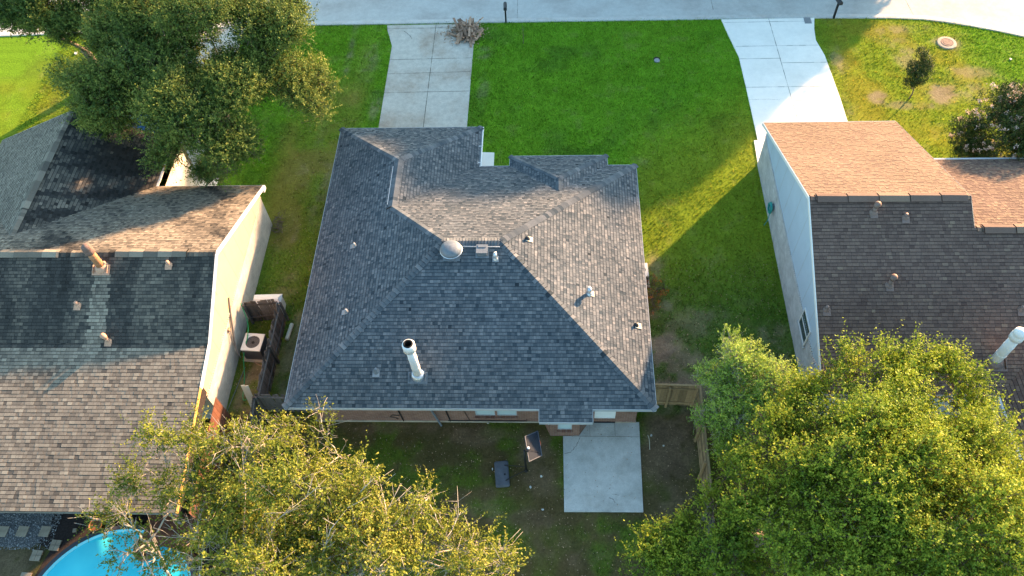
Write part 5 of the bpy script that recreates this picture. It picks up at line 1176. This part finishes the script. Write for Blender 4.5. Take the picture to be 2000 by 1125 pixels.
tree('oak_tree', 'dark oak crown in the upper left corner, over the road edge', 'tree', (-26.3,36.5,0),
     C_([(90,25,6,1.5),(45,5,6.2,1.4),(140,60,5.6,1.0),(60,60,5,.8),(160,10,6.5,1.5),(100,-50,7,2.0),(-30,-20,6.5,1.4)]), L_OAK, M['bark'], seed=5, gaps=False, dens=1.4, trunk_r=.26, lobes=.42, twigs=.15, tonebias=-.08)
tree('yellow_green_tree', 'sparse yellow-green tree with pale branches hanging over the pool', 'tree', (-13.5,7.2,0),
     C_([(215,1000,3.8,.8),(255,930,4.4,.9),(330,880,5.0,1.0),(385,845,5.0,.8),(400,910,5.6,1.2),(320,970,5.0,1.2),(270,1045,4.4,.8),(250,1090,3.8,.7),(390,1010,5.2,1.2),(340,1080,4.8,1.0),(170,1010,3.6,.4),(300,1110,4,.8)]),
     L_OLIVE, M['palebark'], seed=7, dens=.72, rs=.80, limbs=[[(390,1125,3.5),(385,1000,5.0),(375,930,5.4),(345,890,5.4)],[(500,1125,4),(480,1095,4.8),(420,1060,5.0),(335,1045,5.2)],[(300,1125,3.2),(265,1060,4.6),(255,1010,5.0)]], leaf=.09, trunk_r=.13, bare=1, lobes=.5, twigs=.25, tonebias=-.08, hollow=.35, group='yellow-green trees along the bottom edge')
tree('yellow_green_tree', 'yellow-green tree with a spire-like shoot touching the lower left corner of the centre roof', 'tree', (-9.7,7.6,0),
     C_([(470,830,4.9,.9),(520,870,5.6,1.2),(440,880,5.8,1.0),(560,840,5,.8),(620,795,4.2,.30),(625,830,4.4,.6),(650,870,4.8,.9),(600,900,5.6,1.1),(480,950,6.2,1.4),(560,970,6.3,1.4),(450,1030,5.8,1.4),(540,1060,6.2,1.5),(430,1110,5.6,1.4),(525,1125,6,1.4)]),
     L_OLIVE, M['palebark'], seed=8, dens=.80, rs=.78, limbs=[[(514,1120,5.5),(535,1020,7.0),(602,968,7.3)],[(470,1120,5.2),(480,960,6.6),(470,850,5.9)]], leaf=.09, trunk_r=.16, bare=1, lobes=.5, twigs=.2, hollow=.35, group='yellow-green trees along the bottom edge')
tree('yellow_green_tree', 'broad yellow-green tree with bare pale twigs, reaching into the back lawn', 'tree', (-5.6,6.0,0),
     C_([(690,920,5.4,.9),(700,975,6.1,1.3),(640,990,6.2,1.2),(620,1050,6.5,1.5),(720,1050,6.3,1.4),(800,1020,5.4,1.0),(825,965,4.6,.6),(800,1080,5.8,1.2),(880,1050,5,.9),(930,1060,4.6,.7),(980,1070,4.0,.6),(900,1110,5,1.0),(660,1110,6.5,1.4),(750,1120,6,1.3),(980,1110,4.2,.7),(560,1110,6,1.2)]),
     L_OLIVE, M['palebark'], seed=9, dens=.78, rs=.80, limbs=[[(622,1110,6),(645,1035,7.2),(712,950,7.2)],[(740,1110,6),(760,1020,6.8),(740,930,6.2)],[(820,1115,5.5),(880,1040,5.9),(900,1000,5.7)]], leaf=.09, trunk_r=.18, bare=1, lobes=.5, twigs=.25, tonebias=.05, hollow=.35, group='yellow-green trees along the bottom edge')
tree('pale_green_tree', 'small rounded pale green tree at the corner of the new pine fence', 'tree', (7.3,14.7,0),
     C_([(1430,705,3.6,.85),(1400,745,3.3,.85),(1480,745,3.5,.95),(1450,790,3.6,1.0),(1400,800,2.9,.8),(1420,840,2.6,.7),(1500,790,3.3,.8),(1460,690,3.4,.6)]),
     L_SAGE, M['palebark'], seed=10, gaps=False, rs=1.08, dens=1.9, leaf=.065, shoot=(.2,.42), trunk_r=.10, lobes=.25, twigs=.7, tonebias=.05)
G_BR = 'dense green trees of the lower right corner'
tree('leafy_tree', 'large green tree whose upright shoots overlap the back slope of the brown roof', 'tree', (10.6,12.2,0),
     C_([(1570,760,4.8,1.1),(1620,725,5.2,1.2),(1700,725,5.6,1.4),(1780,735,5.8,1.3),(1850,745,5.4,1.0),(1880,790,5.0,.9),(1560,830,5.0,1.2),(1650,800,6.2,1.5),(1750,810,6.6,1.6),(1840,840,6.2,1.3),(1500,840,4.2,.9),(1700,880,7,1.6),(1600,880,6.2,1.4)]),
     L_GREEN, M['bark'], seed=12, rs=.86, dens=1.15, leaf=.092, trunk_r=.26, upw=.85, lobes=.45, shoot=(.3,.75), group=G_BR)
tree('leafy_tree', 'green tree overhanging the old grey fence right of the back garden', 'tree', (7.6,9.4,0),
     C_([(1440,890,3.6,.8),(1480,920,4.6,1.2),(1420,930,3.4,.7),(1550,940,5.6,1.4),(1480,1010,4.6,1.1),(1600,980,6.2,1.3),(1530,1060,5.2,1.3),(1430,1020,3.6,.8)]),
     L_GREEN, M['bark'], seed=13, rs=.86, dens=1.15, leaf=.088, trunk_r=.2, upw=.7, lobes=.45, group=G_BR)
tree('leafy_tree', 'bright green low tree at the bottom edge, left of the dense group', 'tree', (5.2,6.7,0),
     C_([(1290,1060,3.2,.8),(1350,1040,3.6,.9),(1260,1095,2.8,.6),(1330,1100,3.4,1.0),(1410,1085,3.8,1.0),(1470,1110,4.2,1.0),(1395,1000,3.0,.6),(1385,965,2.6,.4)]),
     L_GREEN, M['bark'], seed=14, rs=.95, dens=1.5, leaf=.088, trunk_r=.14, upw=.9, lobes=.45, tonebias=-.05, group=G_BR)
tree('leafy_tree', 'tall yellow-tinged green tree against the right edge of the picture', 'tree', (14.3,9.8,0),
     C_([(1900,870,6.0,1.3),(1960,860,5.6,1.1),(1970,930,6.2,1.4),(1880,950,6.8,1.6),(1800,920,7.0,1.5),(1990,1010,6,1.4),(1900,1030,6.6,1.6),(2040,950,6,1.4),(1970,1100,6,1.5)]),
     L_GREEN, M['bark'], seed=15, rs=.86, dens=1.05, leaf=.088, trunk_r=.24, upw=.6, lobes=.45, tonebias=.08, group=G_BR)
tree('leafy_tree', 'green tree at the bottom edge in the middle of the dense group', 'tree', (10.4,6.6,0),
     C_([(1700,980,6.6,1.5),(1790,1010,6.6,1.5),(1650,1050,6.2,1.5),(1740,1080,6.6,1.6),(1580,1110,5.6,1.3),(1830,1090,6.4,1.6),(1670,1130,6,1.5),(1880,1130,6,1.4)]),
     L_GREEN, M['bark'], seed=16, rs=.86, dens=1.1, leaf=.088, trunk_r=.22, upw=.6, lobes=.45, group=G_BR)
tree('small_tree', 'small dark young tree standing alone in the right front lawn', 'tree', P(1776,193,0),
     C_([(1795,145,1.9,.42),(1810,125,2.2,.42),(1785,130,2.0,.40),(1815,110,2.4,.35),(1800,100,2.5,.25),(1785,155,1.6,.3)]), L_DARK, M['bark'], seed=17, dens=4.2, rs=1.12, leaf=.06, per=12, shoot=(.12,.25), trunk_r=.035, lobes=.3, twigs=.3)
tree('flowering_shrub', 'dark flowering shrub with pale pink blossom at the right edge of the picture', 'shrub', (22.4,27.9,0),
     C_([(1955,215,3.3,1.2),(1920,230,3.0,1.0),(1900,265,2.4,.9),(1985,200,3.5,1.2),(1970,270,3.0,1.2),(1930,290,2.4,.9),(2020,240,3.4,1.3),(2000,290,2.6,1.0)]), L_DARK, M['bark'], seed=18, dens=1.7, leaf=.075, shoot=(.2,.45), trunk_r=.08, lobes=.35, extra=(L_FLOWER, 20, 1.2, .075))
p = P(1285,540,0)
tree('flowering_shrub', 'low straggly shrub with red blossom beside the right eave of the centre house', 'shrub', (4.85,21.2,0),
     [(Vector((4.7,21.4,.35)),.35),(Vector((5.0,20.9,.3)),.35),(Vector((4.6,20.7,.35)),.35),(Vector((5.2,21.3,.25)),.3),(Vector((4.7,20.1,.3)),.3)], L_OLIVE, M['bark'], seed=19, dens=1.6, per=8, leaf=.05, shoot=(.12,.3), trunk_r=.02, lobes=.4, twigs=.9, extra=(L_RED, 55, .2, .035))
# street trees over the road, beyond the frame, that shade the front gardens
def street(u, w_, top, r, seed, label):
    x = .6794*u*0+ .7337*u+.6794*w_; y = -.6794*u+.7337*w_
    cl = []; rn = random.Random(seed)
    for k in range(14):
        a = k*2.4; q = (.25+.4*(k%3)/2)*r; cl.append((Vector((x+q*math.cos(a), y+q*math.sin(a), top-r*.52-(0 if k < 6 else rn.uniform(.3,1.3)*r))), r*.5))
    cl.append((Vector((x, y, top-r*.55)), r*.55))
    for k in range(10): a = k*2.4+1; q = (.15+.6*(k%4)/3)*r; cl.append((Vector((x+q*math.cos(a), y+q*math.sin(a), 2.6+k*(top-r-2.6)/10)), r*.5))
    tree('street_tree', label, 'tree', (x,y,0), cl, L_OAK, M['bark'], seed=seed, dens=.5, gaps=False, sub=False, leaf=.42, per=12, shoot=(.5,1.0), twigs=0, trunk_r=.3, group='street trees beyond the road')
for u_, w_, t_, r_, s_, l_ in ((-26.3,50,12.8,4.0,61,'tall street tree beyond the road, opposite the old driveway'),(-20.9,51,13.6,3.0,62,'slender tall street tree beyond the road, opposite the wood heap'),(-17.6,50,11.9,2.9,66,'middle-sized street tree beyond the road, opposite the front lawn'),
    (-15.7,51,7.2,1.6,67,'small street tree beyond the road, between the lawn and clean driveway'),(-31.5,52,12.6,4.6,63,'tall street tree beyond the road, opposite the big oak'),(-38.5,52,13.6,4.6,65,'tall street tree beyond the road, furthest left of its row')):
    street(u_, w_, t_, r_, s_, l_)

# ================================================================== GRASS
no_grass = [D1, D2, PAT, [(11.4,31),(10.7,31),(10.7,29),(11.4,29)], [(-3.95,30.25),(-2.95,30.2),(-2.95,26.8),(-3.95,26.8)], [(wx0,14.6),(wx1,14.6),(wx1,26.2),(-4,26.3),(-4,28.9),(wx0,28.9)], [(-28,14.6),(-14.02,14.6),(-14.02,25.5),(-18.6,25.5),(-18.6,28.8),(-28,28.8)], [(10.66,5),(10.66,29.3),(16.5,29.3),(16.5,26.4),(40,26.4),(40,5)],
            [(-25,8.9),(-25,14.7),(-12.2,14.7),(-12,4),(-21,4),(-19.9,8)], [(-23.9,28.9),(-23.9,41),(-18.8,41),(-18.8,28.9)], [(-18.6,25.4),(-16.5,25.4),(-16.5,28.7),(-18.6,28.7)], road, [(-.3,14.6),(0,14.0),(1.2,14.0),(1.6,14.6)]]
N = 640000
gx = RNG.uniform(-30,29,N); gy = RNG.uniform(6.5,41.3,N)
keep = np.ones(N, bool)
for pl in no_grass: keep &= ~inpoly(gx, gy, pl)
# only where the picture can see it (plus a margin)
Cw = np.array(CM.transposed()); q = np.stack([gx, gy, np.full(N,-CAM_H)],1)@Cw.T; pxx = 1000+FPX*q[:,0]/-q[:,2]; pyy = 562.5-FPX*q[:,1]/-q[:,2]
keep &= (pxx > -250) & (pxx < 2250) & (pyy > -120) & (pyy < 1250)
gx, gy = gx[keep], gy[keep]
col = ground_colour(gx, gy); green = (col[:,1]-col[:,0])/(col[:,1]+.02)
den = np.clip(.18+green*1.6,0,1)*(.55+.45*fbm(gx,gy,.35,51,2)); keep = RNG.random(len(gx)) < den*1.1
gx, gy, col = gx[keep], gy[keep], col[keep]; n_ = len(gx)
hh = RNG.uniform(.04,.11,n_)*(.7+.6*fbm(gx,gy,1.5,55,2)); wd = RNG.uniform(.012,.030,n_); an = RNG.uniform(0,6.28,n_); lx = RNG.normal(0,.035,n_); ly = RNG.normal(0,.035,n_)
V = np.zeros((n_,3,3)); V[:,0] = np.stack([gx-np.cos(an)*wd, gy-np.sin(an)*wd, np.full(n_,-.01)],1); V[:,1] = np.stack([gx+np.cos(an)*wd, gy+np.sin(an)*wd, np.full(n_,-.01)],1); V[:,2] = np.stack([gx+lx, gy+ly, hh],1)
gmat = bpy.data.materials.new('grass_blade'); gmat.use_nodes = True; n = gmat.node_tree; b_ = n.nodes['Principled BSDF']; b_.inputs['Roughness'].default_value = .6; b_.inputs['Specular IOR Level'].default_value = .2
at = n.nodes.new('ShaderNodeAttribute'); at.attribute_name = 'bladecol'; n.links.new(at.outputs['Color'], b_.inputs['Base Color'])
tr = n.nodes.new('ShaderNodeBsdfTranslucent'); n.links.new(at.outputs['Color'], tr.inputs[0]); mx = n.nodes.new('ShaderNodeMixShader'); mx.inputs[0].default_value = .35
n.links.new(b_.outputs[0], mx.inputs[1]); n.links.new(tr.outputs[0], mx.inputs[2]); n.links.new(mx.outputs[0], n.nodes['Material Output'].inputs[0])
go_ = npmesh('grass', V.reshape(-1,3), 3, gmat, nper=3)
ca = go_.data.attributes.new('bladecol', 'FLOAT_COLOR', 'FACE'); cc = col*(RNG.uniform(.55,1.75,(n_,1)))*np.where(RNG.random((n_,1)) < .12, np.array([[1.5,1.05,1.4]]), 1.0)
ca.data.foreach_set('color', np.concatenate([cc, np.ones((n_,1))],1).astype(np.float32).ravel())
n_ = 5200; gx = np.concatenate([RNG.uniform(-9.5,6,n_//2), RNG.uniform(4,10.5,n_//4), RNG.uniform(-13.9,-10.4,n_//4)]); gy = np.concatenate([RNG.uniform(6.8,14.5,n_//2), RNG.uniform(15.6,23,n_//4), RNG.uniform(15,33,n_//4)])
s_ = RNG.uniform(.02,.05,n_); c3 = np.stack([gx,gy,np.full(n_,.05)],1); dd = RNG.normal(size=(n_,3)); dd[:,2] *= .2
o = npmesh('leaf_litter', leaf_quads(c3, unit(dd), s_*1.3, s_*.7, RNG).reshape(-1,3), 4, M['scrapbits'], RNG.random(n_)); tag(o, 'dry leaves scattered over the back garden and side yards', 'leaf litter', kind='stuff')
tag(go_, 'short mown grass of the lawns round the houses', 'grass', kind='stuff')
